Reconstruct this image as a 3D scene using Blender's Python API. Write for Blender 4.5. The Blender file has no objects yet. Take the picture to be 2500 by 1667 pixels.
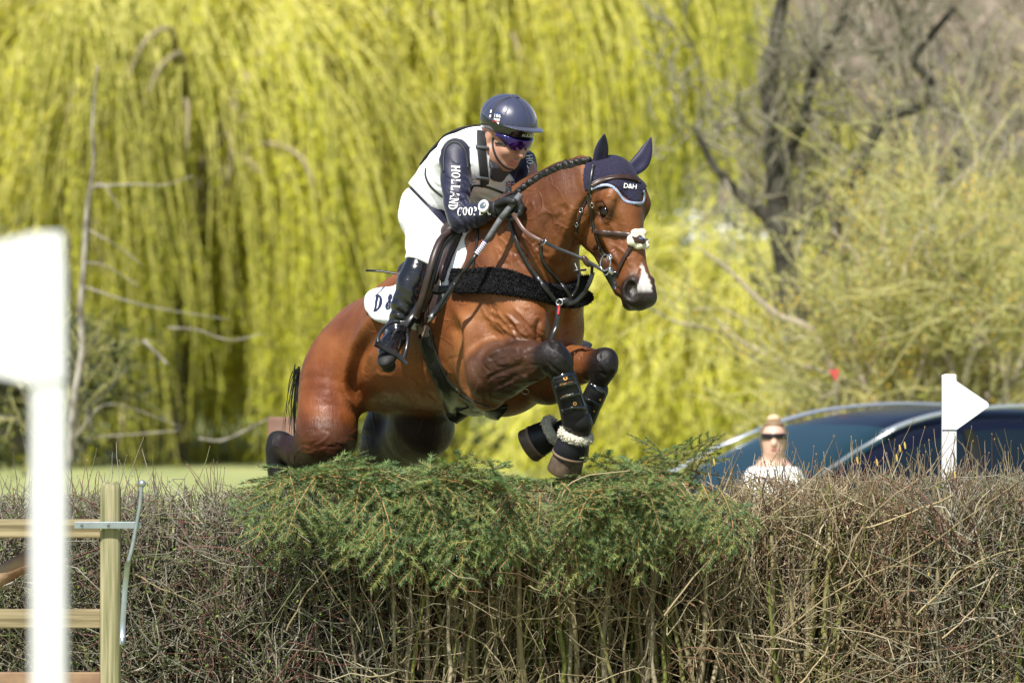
import bpy, bmesh, math, random
import numpy as np
from mathutils import Vector, Matrix
from mathutils.bvhtree import BVHTree
from mathutils.geometry import delaunay_2d_cdt

SC = bpy.context.scene
# ------------------------------------------------------------------ camera
CAMD = 22.0; CAMZ = 1.64; PPM = 640.0
cd = bpy.data.cameras.new('Camera'); cam = bpy.data.objects.new('Camera', cd); SC.collection.objects.link(cam)
cam.location = (0, -CAMD, CAMZ); cam.rotation_euler = (math.radians(90), 0, 0)
cd.sensor_width = 36; cd.lens = 36 * CAMD / (2500 / PPM); cd.clip_start = 0.5; cd.clip_end = 2000
cd.dof.use_dof = True; cd.dof.focus_distance = CAMD - 0.45; cd.dof.aperture_fstop = 4.5
SC.camera = cam
# ------------------------------------------------------------------ sky, sun, exposure
SUN_EL = math.radians(53); SUN_AZ = math.radians(-22)      # azimuth measured from straight behind the camera, minus = to its left
sdir = Vector((math.sin(SUN_AZ) * math.cos(SUN_EL), -math.cos(SUN_AZ) * math.cos(SUN_EL), math.sin(SUN_EL)))
W = bpy.data.worlds.new('World'); SC.world = W; W.use_nodes = True
wn = W.node_tree.nodes; bg = wn['Background']; sk = wn.new('ShaderNodeTexSky'); sk.sky_type = 'NISHITA'; sk.sun_disc = False
sk.sun_elevation = SUN_EL; sk.sun_rotation = math.atan2(sdir.x, sdir.y); sk.altitude = 50
W.node_tree.links.new(sk.outputs[0], bg.inputs[0]); bg.inputs[1].default_value = 0.075
sl = bpy.data.lights.new('Sun', 'SUN'); sl.energy = 4.9; sl.angle = math.radians(0.5); sl.color = (1, 0.955, 0.88)
so = bpy.data.objects.new('Sun', sl); SC.collection.objects.link(so)
so.rotation_euler = (-sdir).to_track_quat('-Z', 'Y').to_euler(); so.location = sdir * 30
SC.view_settings.view_transform = 'Standard'; SC.view_settings.look = 'None'; SC.view_settings.exposure = 0.70
SC.view_settings.gamma = 1
SC.cycles.max_bounces = 6; SC.cycles.transparent_max_bounces = 8

# ------------------------------------------------------------------ helpers
def P(px, py, Y=0.0):
    s = PPM * CAMD / (CAMD + Y)
    return np.array([(px - 1250) / s, Y, CAMZ - (py - 833.5) / s])
def nrm(v):
    v = np.asarray(v, float); return v / np.linalg.norm(v)
R_ = np.random.default_rng(7); UP = np.array([0, 0, 1.])
def link(o, parent=None):
    SC.collection.objects.link(o)
    if parent is not None:
        o.parent = parent
        o.matrix_parent_inverse = Matrix.Translation(-Vector(parent.location)) if parent.type == 'EMPTY' and parent.rotation_euler[2] == 0 else parent.matrix_world.inverted()
    return o
def tag(o, label=None, cat=None, group=None, kind=None):
    if label: o['label'] = label
    if cat: o['category'] = cat
    if group: o['group'] = group
    if kind: o['kind'] = kind
    return o
def empty(name, loc, label=None, cat=None, group=None):
    o = bpy.data.objects.new(name, None); o.location = Vector([float(c) for c in loc]); o.empty_display_size = 0.1
    link(o); return tag(o, label, cat, group)
def mk(name, V, Fc, mat=None, parent=None, smooth=True, cols=None, label=None, attr=None):
    """one mesh object; V (n,3) world coordinates; Fc: (m,k) array or list of index tuples"""
    me = bpy.data.meshes.new(name); V = np.asarray(V, np.float32)
    if isinstance(Fc, np.ndarray):
        m, k = Fc.shape
        me.vertices.add(len(V)); me.vertices.foreach_set('co', V.ravel())
        me.loops.add(m * k); me.loops.foreach_set('vertex_index', Fc.astype(np.int32).ravel())
        me.polygons.add(m); me.polygons.foreach_set('loop_start', np.arange(0, m * k, k, dtype=np.int32))
        me.polygons.foreach_set('loop_total', np.full(m, k, np.int32))
        me.update(calc_edges=True)
    else:
        me.from_pydata([tuple(map(float, v)) for v in V], [], [tuple(f) for f in Fc])
    if smooth: me.polygons.foreach_set('use_smooth', np.ones(len(me.polygons), bool))
    if cols is not None:
        a = me.color_attributes.new('Col', 'FLOAT_COLOR', 'POINT')
        c4 = np.ones((len(V), 4), np.float32); c4[:, :3] = cols; a.data.foreach_set('color', c4.ravel())
    if mat: me.materials.append(mat)
    o = bpy.data.objects.new(name, me); link(o, parent)
    if label: o['label'] = label
    return o

# materials
def mat(name, col=(.5, .5, .5), rough=.6, metal=0, spec=.5, noise=None, bump=None, attr=False, sheen=0, coat=0, trans=0, sss=0, emis=None, aniso=None):
    """noise=(scale, amount, second colour); bump=(scale, strength, distance[, stretch]) ; attr: multiply by vertex colour 'Col'"""
    m = bpy.data.materials.new(name); m.use_nodes = True; nt = m.node_tree; n = nt.nodes; L = nt.links
    b = n['Principled BSDF']; b.inputs['Roughness'].default_value = rough; b.inputs['Metallic'].default_value = metal
    b.inputs['Specular IOR Level'].default_value = spec; b.inputs['Base Color'].default_value = (*col, 1)
    if sheen: b.inputs['Sheen Weight'].default_value = sheen; b.inputs['Sheen Roughness'].default_value = .4
    if coat: b.inputs['Coat Weight'].default_value = coat; b.inputs['Coat Roughness'].default_value = .12
    if sss: b.inputs['Subsurface Weight'].default_value = sss; b.inputs['Subsurface Radius'].default_value = (.012, .005, .003); b.inputs['Subsurface Scale'].default_value = 1
    if trans: b.inputs['Transmission Weight'].default_value = trans
    tc = n.new('ShaderNodeTexCoord'); src = None
    if attr:
        at = n.new('ShaderNodeAttribute'); at.attribute_name = 'Col'; src = at.outputs['Color']
    if noise:
        sc_, am, c2 = noise[:3]; nstretch = noise[3] if len(noise) > 3 else None
        nz = n.new('ShaderNodeTexNoise'); nz.inputs['Scale'].default_value = sc_; nz.inputs['Detail'].default_value = 5
        nv = tc.outputs['Object']
        if nstretch: mp0 = n.new('ShaderNodeMapping'); mp0.inputs['Scale'].default_value = nstretch; L.new(nv, mp0.inputs[0]); nv = mp0.outputs[0]
        L.new(nv, nz.inputs['Vector'])
        mr = n.new('ShaderNodeMapRange'); mr.inputs[1].default_value = .35; mr.inputs[2].default_value = .65; mr.inputs[3].default_value = 0; mr.inputs[4].default_value = am
        L.new(nz.outputs[0], mr.inputs[0])
        mx = n.new('ShaderNodeMix'); mx.data_type = 'RGBA'; L.new(mr.outputs[0], mx.inputs[0])
        if src is not None: L.new(src, mx.inputs[6])
        else: mx.inputs[6].default_value = (*col, 1)
        if src is not None:
            mu = n.new('ShaderNodeMix'); mu.data_type = 'RGBA'; mu.blend_type = 'MULTIPLY'; mu.inputs[0].default_value = 1
            L.new(src, mu.inputs[6]); mu.inputs[7].default_value = (*c2, 1); L.new(mu.outputs[2], mx.inputs[7])
        else: mx.inputs[7].default_value = (*c2, 1)
        src = mx.outputs[2]
    if src is not None: L.new(src, b.inputs['Base Color'])
    if bump:
        bs = bump if isinstance(bump[0], (tuple, list)) else [bump]
        prev = None
        for q in bs:
            nz = n.new('ShaderNodeTexNoise'); nz.inputs['Scale'].default_value = q[0]; nz.inputs['Detail'].default_value = 6
            vec = tc.outputs['Object']
            if len(q) > 3:
                mp = n.new('ShaderNodeMapping'); mp.inputs['Scale'].default_value = q[3]; L.new(vec, mp.inputs[0]); vec = mp.outputs[0]
                if len(q) > 4: mp.inputs['Rotation'].default_value = q[4]
            L.new(vec, nz.inputs['Vector'])
            bp = n.new('ShaderNodeBump'); bp.inputs['Strength'].default_value = q[1]; bp.inputs['Distance'].default_value = q[2]
            L.new(nz.outputs[0], bp.inputs['Height'])
            if prev: L.new(prev, bp.inputs['Normal'])
            prev = bp.outputs[0]
        L.new(prev, b.inputs['Normal'])
    return m

# implicit-surface modelling: primitives blended smoothly and polygonised
def ell(c, r, ax=None, k=.04, col=0, op=1):
    c = np.asarray(c, float); r = np.asarray(r, float) * np.ones(3); A = np.eye(3) if ax is None else np.asarray(ax, float)
    def f(x, y, z):
        x = x - c[0]; y = y - c[1]; z = z - c[2]; k0 = 0; k1 = 0
        for i in range(3):
            l = x * A[i][0] + y * A[i][1] + z * A[i][2]
            k0 = k0 + (l / r[i]) ** 2; k1 = k1 + (l / r[i] ** 2) ** 2
        k0 = np.sqrt(k0); return k0 * (k0 - 1) / np.sqrt(k1 + 1e-9)
    m = r.max(); return dict(f=f, lo=c - m, hi=c + m, k=k, col=col, op=op)
def cr(pts, vals, n=5):
    """Catmull-Rom resample of points and values"""
    pts = np.asarray(pts, float); vals = np.asarray(vals, float)
    if len(pts) < 3: return pts, vals
    a = np.vstack([2 * pts[0] - pts[1], pts, 2 * pts[-1] - pts[-2]])
    v = np.concatenate([[vals[0]], vals, [vals[-1]]]) if vals.ndim == 1 else np.vstack([vals[:1], vals, vals[-1:]])
    op, ov = [], []
    for i in range(1, len(a) - 2):
        for t in np.linspace(0, 1, n, endpoint=False):
            b = [.5 * (-t + 2 * t * t - t ** 3), .5 * (2 - 5 * t * t + 3 * t ** 3), .5 * (t + 4 * t * t - 3 * t ** 3), .5 * (-t * t + t ** 3)]
            op.append(sum(b[j] * a[i - 1 + j] for j in range(4)))
            tt = t * t * (3 - 2 * t); ov.append(v[i] * (1 - tt) + v[i + 1] * tt)
    op.append(pts[-1]); ov.append(vals[-1])
    return np.array(op), np.array(ov)
def chain(pts, rad, k=.04, col=0, flat=None, op=1, n=4):
    p, r = cr(pts, rad, n)
    def f(x, y, z):
        best = None
        for i in range(len(p) - 1):
            a = p[i]; ba = p[i + 1] - a; bb = float(ba @ ba) + 1e-12
            X = x - a[0]; Y = y - a[1]; Z = z - a[2]
            t = np.clip((X * ba[0] + Y * ba[1] + Z * ba[2]) / bb, 0, 1)
            X = X - t * ba[0]; Y = Y - t * ba[1]; Z = Z - t * ba[2]; q = X * X + Y * Y + Z * Z
            if flat is not None:
                nn, s = flat; q = q + (s * s - 1) * (X * nn[0] + Y * nn[1] + Z * nn[2]) ** 2
            d = np.sqrt(q) - (r[i] + t * (r[i + 1] - r[i]))
            best = d if best is None else np.minimum(best, d)
        return best
    m = r.max(); return dict(f=f, lo=p.min(0) - m, hi=p.max(0) + m, k=k, col=col, op=op)
def smin(a, b, k):
    h = np.maximum(k - np.abs(a - b), 0) / k; return np.minimum(a, b) - h * h * k * .25
def polygonise(prims, res, off=0.0, clip=None, disp=None):
    lo = np.min([p['lo'] for p in prims if p['op'] == 1], 0) - off - 3 * res - .02; hi = np.max([p['hi'] for p in prims if p['op'] == 1], 0) + off + 3 * res + .02
    ax = [np.arange(lo[i], hi[i], res, dtype=np.float32) for i in range(3)]
    D = np.full([len(a) for a in ax], .4, np.float32)
    for p in prims:
        m = p['k'] + off + 3 * res + .015; s = []
        for i in range(3):
            a = max(0, int((p['lo'][i] - m - lo[i]) / res)); b = min(len(ax[i]), int((p['hi'][i] + m - lo[i]) / res) + 2); s.append(slice(a, max(a, b)))
        s = tuple(s)
        if min(D[s].shape) == 0: continue
        d = p['f'](ax[0][s[0]][:, None, None], ax[1][s[1]][None, :, None], ax[2][s[2]][None, None, :]).astype(np.float32)
        D[s] = smin(D[s], d, p['k']) if p['op'] == 1 else -smin(-D[s], d, p['k'])
    X, Y, Z = ax[0][:, None, None], ax[1][None, :, None], ax[2][None, None, :]
    if disp is not None: D = D + disp(X, Y, Z).astype(np.float32)
    D = D - off
    if clip is not None: D = np.maximum(D, clip(X, Y, Z).astype(np.float32))
    return nets(D, lo, res)
def nets(D, lo, res):
    S = D < 0; n = np.array(D.shape) - 1
    c = np.zeros(n, np.int8)
    for i in (0, 1):
        for j in (0, 1):
            for k in (0, 1): c += S[i:n[0] + i, j:n[1] + j, k:n[2] + k]
    A = np.argwhere((c > 0) & (c < 8)); idx = np.full(n, -1, np.int32); idx[tuple(A.T)] = np.arange(len(A))
    acc = np.zeros((len(A), 3)); cnt = np.zeros(len(A))
    cs = [np.array(q) for q in ((0,0,0),(1,0,0),(0,1,0),(1,1,0),(0,0,1),(1,0,1),(0,1,1),(1,1,1))]
    for a in range(8):
        for b in range(a + 1, 8):
            if abs(cs[a] - cs[b]).sum() != 1: continue
            da = D[tuple((A + cs[a]).T)]; db = D[tuple((A + cs[b]).T)]; m = (da < 0) != (db < 0)
            t = np.where(m, da / np.where(m, da - db, 1), 0)
            acc += m[:, None] * (cs[a] + t[:, None] * (cs[b] - cs[a])); cnt += m
    V = (A + acc / cnt[:, None]) * res + lo
    Q = []
    for ax_ in range(3):
        o = [0, 1, 2]; o.remove(ax_); u, v = o
        sl0 = [slice(None)] * 3; sl1 = [slice(None)] * 3; sl0[ax_] = slice(0, -1); sl1[ax_] = slice(1, None)
        s0 = S[tuple(sl0)]; s1 = S[tuple(sl1)]; E = np.argwhere(s0 != s1)
        E = E[(E[:, u] > 0) & (E[:, v] > 0) & (E[:, u] < D.shape[u] - 1) & (E[:, v] < D.shape[v] - 1)]
        if not len(E): continue
        fl = s0[tuple(E.T)]
        def g(du, dv):
            e = E.copy(); e[:, u] += du; e[:, v] += dv; return idx[tuple(e.T)]
        q = np.stack([g(-1, -1), g(0, -1), g(0, 0), g(-1, 0)], 1)
        flip = fl if ax_ != 1 else ~fl
        q[~flip] = q[~flip][:, ::-1]; Q.append(q)
    Q = np.vstack(Q)
    # one light relaxation to remove voxel stepping
    for _ in range(2):
        s = np.zeros_like(V); m = np.zeros(len(V))
        for a in range(4):
            b = (a + 1) % 4
            np.add.at(s, Q[:, a], V[Q[:, b]]); np.add.at(m, Q[:, a], 1); np.add.at(s, Q[:, b], V[Q[:, a]]); np.add.at(m, Q[:, b], 1)
        V = V * .5 + .5 * s / np.maximum(m, 1)[:, None]
    return V, Q
def colour_by(prims, V, pal, soft=.012):
    acc = np.zeros((len(V), 3)); w = np.zeros(len(V)); x, y, z = V.T
    for p in prims:
        if p['op'] != 1: continue
        d = p['f'](x, y, z); wi = 1 / (1 + (np.maximum(d, 0) / soft) ** 2) ** 2
        wi = wi * (6 if p['col'] == 2 else 1); acc += wi[:, None] * np.array(pal[p['col']]); w += wi
    return acc / w[:, None]
def bvh_of(V, Q):
    return BVHTree.FromPolygons([tuple(v) for v in V.tolist()], Q.tolist())

# tubes for many paths at once: Pt (N,K,3), Rd (N,K)
def tubes(Pt, Rd, sides=4, cap=True):
    Pt = np.asarray(Pt, float); N, K, _ = Pt.shape; Rd = np.broadcast_to(np.asarray(Rd, float), (N, K))
    T = np.gradient(Pt, axis=1); T /= np.linalg.norm(T, axis=2, keepdims=True) + 1e-9
    mean = T.mean(1); ref = np.where(np.abs(mean[:, 2:3]) > .8 * np.linalg.norm(mean, axis=1)[:, None], np.array([[0, 1., 0.2]]), np.array([[0.1, .2, 1.]]))
    U = np.cross(T, ref[:, None, :]); U /= np.linalg.norm(U, axis=2, keepdims=True) + 1e-9; Wv = np.cross(T, U)
    a = np.arange(sides) / sides * 2 * np.pi
    V = Pt[:, :, None, :] + Rd[:, :, None, None] * (np.cos(a)[None, None, :, None] * U[:, :, None, :] + np.sin(a)[None, None, :, None] * Wv[:, :, None, :])
    V = V.reshape(-1, 3)
    base = (np.arange(N) * K * sides)[:, None, None]; kk = (np.arange(K - 1) * sides)[None, :, None]; j = np.arange(sides)[None, None, :]; j2 = (j + 1) % sides
    a0 = base + kk + j; a1 = base + kk + j2
    Q = np.stack([a0 + 0 * j, a1, a1 + sides, a0 + sides], -1).reshape(-1, 4)
    return V, Q
def tube1(pts, r, sides=10, n=6, closed=False):
    pts = np.asarray(pts, float); rr = np.broadcast_to(np.asarray(r, float), (len(pts),)).copy()
    p, q = cr(pts, rr, n) if len(pts) > 2 else (pts, rr)
    # parallel transport frame
    T = np.gradient(p, axis=0); T /= np.linalg.norm(T, axis=1, keepdims=True) + 1e-9
    u = np.cross(T[0], [0.3, .2, 1]); u = u / np.linalg.norm(u); V = []
    for i in range(len(p)):
        u = u - T[i] * (u @ T[i]); u = u / np.linalg.norm(u); w = np.cross(T[i], u)
        for j in range(sides):
            a = 2 * np.pi * j / sides; V.append(p[i] + q[i] * (math.cos(a) * u + math.sin(a) * w))
    F = []
    for i in range(len(p) - 1):
        for j in range(sides):
            j2 = (j + 1) % sides; F.append((i * sides + j, i * sides + j2, (i + 1) * sides + j2, (i + 1) * sides + j))
    F.append(tuple(range(sides))[::-1]); F.append(tuple(range((len(p) - 1) * sides, len(p) * sides)))
    return np.array(V), F
def join(parts):
    V, F, o = [], [], 0
    for v, f in parts:
        V.append(np.asarray(v, float)); F += [tuple(int(i) + o for i in q) for q in f]; o += len(v)
    return np.vstack(V), F
def joinq(parts):
    V, F, o = [], [], 0
    for v, f in parts:
        V.append(v); F.append(f + o); o += len(v)
    return np.vstack(V), np.vstack(F)
def boxm(c, s, R=None, bev=0):
    """bevelled box: centre, full sizes, rotation rows"""
    bm = bmesh.new(); bmesh.ops.create_cube(bm, size=1)
    for v in bm.verts: v.co = Vector((v.co.x * s[0], v.co.y * s[1], v.co.z * s[2]))
    if bev: bmesh.ops.bevel(bm, geom=bm.edges[:], offset=bev, segments=2, affect='EDGES', profile=.6)
    bm.verts.ensure_lookup_table(); V = np.array([v.co[:] for v in bm.verts]); F = [tuple(v.index for v in f.verts) for f in bm.faces]; bm.free()
    if R is not None: V = V @ np.asarray(R, float)
    return V + np.asarray(c, float), F
def ribbon(pts, nor, w, th):
    """strap: centre points, outward normals, width(s), thickness"""
    pts = np.asarray(pts, float); nor = np.asarray(nor, float); n = len(pts); w = np.broadcast_to(np.asarray(w, float), (n,))
    T = np.gradient(pts, axis=0); T /= np.linalg.norm(T, axis=1, keepdims=True) + 1e-9
    B = np.cross(T, nor); B /= np.linalg.norm(B, axis=1, keepdims=True) + 1e-9; N = np.cross(B, T)
    prof = [(-.5, 0), (-.5, .6), (-.4, 1), (.4, 1), (.5, .6), (.5, 0)]; V = []
    for i in range(n):
        for a, b in prof: V.append(pts[i] + B[i] * a * w[i] + N[i] * b * th)
    F = []; m = len(prof)
    for i in range(n - 1):
        for j in range(m):
            j2 = (j + 1) % m; F.append((i * m + j, i * m + j2, (i + 1) * m + j2, (i + 1) * m + j))
    F.append(tuple(range(m))); F.append(tuple(range((n - 1) * m, n * m))[::-1])
    return np.array(V), F
CAMP = Vector((0, -CAMD, CAMZ))
def hit(px, py, trees, off=0.0):
    """where the sight line of a measured photo point meets a modelled surface"""
    q = P(px, py, 0); d = (Vector(q) - CAMP).normalized(); best = None
    for t in trees:
        r = t.ray_cast(CAMP, d)
        if r[0] is not None and (best is None or r[3] < best[2]): best = (r[0], r[1], r[3])
    if best is None:
        for t in trees:
            # nearest surface point to the sight line
            for s in np.linspace(21, 23, 41):
                r = t.find_nearest(CAMP + d * s)
                if r[0] is not None and (best is None or r[3] < best[2]): best = (r[0], r[1], r[3])
    n = best[1]
    if n.dot(d) > 0: n = -n
    return np.array(best[0]) + np.array(n) * off, np.array(n)
def smooth_path(pts, it=2, closed=False):
    p = np.asarray(pts, float).copy()
    for _ in range(it):
        q = p.copy(); q[1:-1] = .5 * p[1:-1] + .25 * (p[:-2] + p[2:]); p = q
    return p
def strap_px(pix, trees, w, th=.004, off=.001, n=7, sm=3):
    p, _ = cr(np.array(pix, float), np.zeros(len(pix)), n)
    H = [hit(a, b, trees, off) for a, b in p]; X = smooth_path([h[0] for h in H], sm); N = smooth_path([h[1] for h in H], sm + 3)
    return ribbon(X, N, w, th)
def patch_px(poly, trees, step, off, th, sm=4, axis=None, hollow=None):
    """sheet with the outline of a polygon measured on the photo, laid on a surface; returns closed slab"""
    poly = np.array(poly, float); pl, _ = cr(np.vstack([poly, poly[:1]]), np.zeros(len(poly) + 1), 4); pl = pl[:-1]
    lo, hi = pl.min(0), pl.max(0); vs = [Vector(p) for p in pl]; nb = len(vs)
    def inside(x, y):
        c = False; j = nb - 1
        for i in range(nb):
            if (pl[i][1] > y) != (pl[j][1] > y) and x < (pl[j][0] - pl[i][0]) * (y - pl[i][1]) / (pl[j][1] - pl[i][1] + 1e-12) + pl[i][0]: c = not c
            j = i
        return c
    for x in np.arange(lo[0], hi[0], step):
        for y in np.arange(lo[1], hi[1], step):
            if inside(x, y) and np.min(np.hypot(*(pl - [x, y]).T)) > step * .45: vs.append(Vector((x, y)))
    r = delaunay_2d_cdt(vs, [(i, (i + 1) % nb) for i in range(nb)], [list(range(nb))], 1, 1e-4)
    pv, pf = r[0], r[2]
    H = [hit(v.x, v.y, trees, off) for v in pv]; X = np.array([h[0] for h in H]); N = np.array([h[1] for h in H])
    nbr = [set() for _ in X]
    for f in pf:
        for a in range(len(f)): nbr[f[a]].add(f[a - 1]); nbr[f[a - 1]].add(f[a])
    for _ in range(sm):       # smooth depth only
        X2 = X.copy(); N2 = N.copy()
        for i, s in enumerate(nbr):
            if s:
                m = X[list(s)].mean(0); d = nrm(X[i] - np.array(CAMP)); X2[i] = X[i] + d * (d @ (m - X[i])) * .6; N2[i] = N[i] + N[list(s)].mean(0)
        X = X2; N = N2 / np.linalg.norm(N2, axis=1, keepdims=True)
    m = len(X); V = np.vstack([X, X + N * th]); F = [tuple(i + m for i in f) for f in pf] + [tuple(f)[::-1] for f in pf]
    ec = {}
    for f in pf:
        for a in range(len(f)): e = (f[a - 1], f[a]); ec[e] = ec.get(e, 0) + 1
    for (a, b) in list(ec):
        if (b, a) not in ec: F.append((b, a, a + m, b + m)[::-1])
    return V, F
def text_mesh(s, size, shear=0, bold=0):
    cu = bpy.data.curves.new('t', 'FONT'); cu.body = s; cu.size = size; cu.align_x = 'CENTER'; cu.align_y = 'CENTER'; cu.shear = shear; cu.offset = bold; cu.resolution_u = 3
    o = bpy.data.objects.new('t', cu); SC.collection.objects.link(o); bpy.context.view_layer.update()
    me = o.to_mesh(); V = np.array([v.co[:] for v in me.vertices]); F = [tuple(p.vertices) for p in me.polygons]
    o.to_mesh_clear(); bpy.data.objects.remove(o); bpy.data.curves.remove(cu); return V[:, :2], F
def decal(V2, F, uv2px, trees, off=.002, sub=0):
    """flat lettering pushed onto a surface: uv2px maps (u,v) to a photo point"""
    H = [hit(*uv2px(u, v), trees, off) for u, v in V2]
    # keep depth tidy: limit to surface normals facing camera
    return np.array([h[0] for h in H]), [f[::-1] for f in F] if False else F
# ================================================================== SETTING
def gz(x, y):
    y = np.asarray(y, float); a = np.interp(y, [-60, 2.5, 6, 17, 40, 56, 430, 445, 900, 1400], [0, 0, -.42, -.45, -.05, .28, 9.1, 9.5, 76, 120])
    return a + .06 * np.sin(np.asarray(x) * .35 + y * .21) * np.clip((np.abs(y) - 3) / 10, 0, 1)
ys = np.concatenate([np.arange(-60, 60, 1.0), np.arange(60, 440, 8), np.arange(440, 1400, 20)]); xs = np.concatenate([-np.geomspace(500, 20, 18), np.arange(-18, 19, 1.5), np.geomspace(20, 500, 18)])
gx, gy = np.meshgrid(xs, ys, indexing='ij'); V = np.stack([gx, gy, gz(gx, gy)], -1).reshape(-1, 3); ni, nj = gx.shape
ii, jj = np.meshgrid(np.arange(ni - 1), np.arange(nj - 1), indexing='ij'); Q = np.stack([ii * nj + jj, (ii + 1) * nj + jj, (ii + 1) * nj + jj + 1, ii * nj + jj + 1], -1).reshape(-1, 4)
def ground_mat():
    m = bpy.data.materials.new('grassland'); m.use_nodes = True; n = m.node_tree.nodes; L = m.node_tree.links; b = n['Principled BSDF']; b.inputs['Roughness'].default_value = .95
    g = n.new('ShaderNodeNewGeometry'); sx = n.new('ShaderNodeSeparateXYZ'); L.new(g.outputs['Position'], sx.inputs[0])
    def noise(s, c0, c1, lo=.4, hi=.6, vec=None):
        q = n.new('ShaderNodeTexNoise'); q.inputs['Scale'].default_value = s; q.inputs['Detail'].default_value = 6; L.new(vec or g.outputs['Position'], q.inputs['Vector'])
        r = n.new('ShaderNodeValToRGB'); r.color_ramp.elements[0].color = (*c0, 1); r.color_ramp.elements[1].color = (*c1, 1); r.color_ramp.elements[0].position = lo; r.color_ramp.elements[1].position = hi; L.new(q.outputs[0], r.inputs[0]); return r
    near = noise(.8, (.20, .235, .085), (.30, .32, .13), .35, .65)
    far = noise(.03, (.17, .13, .09), (.10, .17, .07), .46, .56); far2 = noise(.10, (.30, .23, .17), (.12, .10, .06), .38, .62)
    w = n.new('ShaderNodeMix'); w.data_type = 'RGBA'; w.inputs[0].default_value = .5; L.new(far.outputs[0], w.inputs[6]); L.new(far2.outputs[0], w.inputs[7])
    mr = n.new('ShaderNodeMapRange'); mr.inputs[1].default_value = 432; mr.inputs[2].default_value = 470; L.new(sx.outputs[1], mr.inputs[0])
    x = n.new('ShaderNodeMix'); x.data_type = 'RGBA'; L.new(mr.outputs[0], x.inputs[0]); L.new(near.outputs[0], x.inputs[6]); L.new(w.outputs[2], x.inputs[7]); L.new(x.outputs[2], b.inputs['Base Color'])
    return m
tag(mk('ground', V, Q, ground_mat()), kind='structure')

def leafmat(name, trans=.4, rough=.6):
    m = bpy.data.materials.new(name); m.use_nodes = True; n = m.node_tree.nodes; L = m.node_tree.links; b = n['Principled BSDF']; b.inputs['Roughness'].default_value = rough; b.inputs['Specular IOR Level'].default_value = .3
    a = n.new('ShaderNodeAttribute'); a.attribute_name = 'Col'; L.new(a.outputs['Color'], b.inputs['Base Color'])
    t = n.new('ShaderNodeBsdfTranslucent'); L.new(a.outputs['Color'], t.inputs['Color']); mx = n.new('ShaderNodeMixShader'); mx.inputs[0].default_value = trans
    L.new(b.outputs[0], mx.inputs[1]); L.new(t.outputs[0], mx.inputs[2]); L.new(mx.outputs[0], n['Material Output'].inputs[0]); return m
def attrmat(name, rough=.85, bump=None, spec=.3): return mat(name, rough=rough, attr=True, spec=spec, noise=(20, .5, (.6, .6, .6)), bump=bump)
M_leaf = leafmat('willow_leaf', .6); M_bark = mat('grey_bark', (.10, .085, .065), .9, noise=(8, .8, (.22, .20, .17)), bump=(30, .6, .02))
M_darkbark = mat('dark_bark', (.035, .030, .022), .9, noise=(6, .8, (.07, .065, .045)), bump=(25, .6, .02)); M_pale = mat('pale_bark', (.42, .36, .26), .8, noise=(14, .8, (.25, .21, .15)))
def leaves(C, D, Ln, Wd, jit=.4):
    """small leaf faces: centres, directions"""
    n = len(C); D = D / (np.linalg.norm(D, axis=1, keepdims=True) + 1e-9); r = R_.normal(0, 1, (n, 3)); S = np.cross(D, r); S /= np.linalg.norm(S, axis=1, keepdims=True) + 1e-9
    L_ = Ln * (1 + jit * (R_.random((n, 1)) - .5)); W_ = Wd * (1 + jit * (R_.random((n, 1)) - .5))
    V = np.stack([C, C + D * L_ * .45 + S * W_ * .5, C + D * L_, C + D * L_ * .45 - S * W_ * .5], 1).reshape(-1, 3)
    return V, np.arange(n * 4).reshape(-1, 4)
def col4(c, k): return np.repeat(c, k, axis=0)
M_limb = mat('tan_willow_bark', (.34, .28, .17), .8, noise=(8, .8, (.20, .17, .10)))
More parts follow.
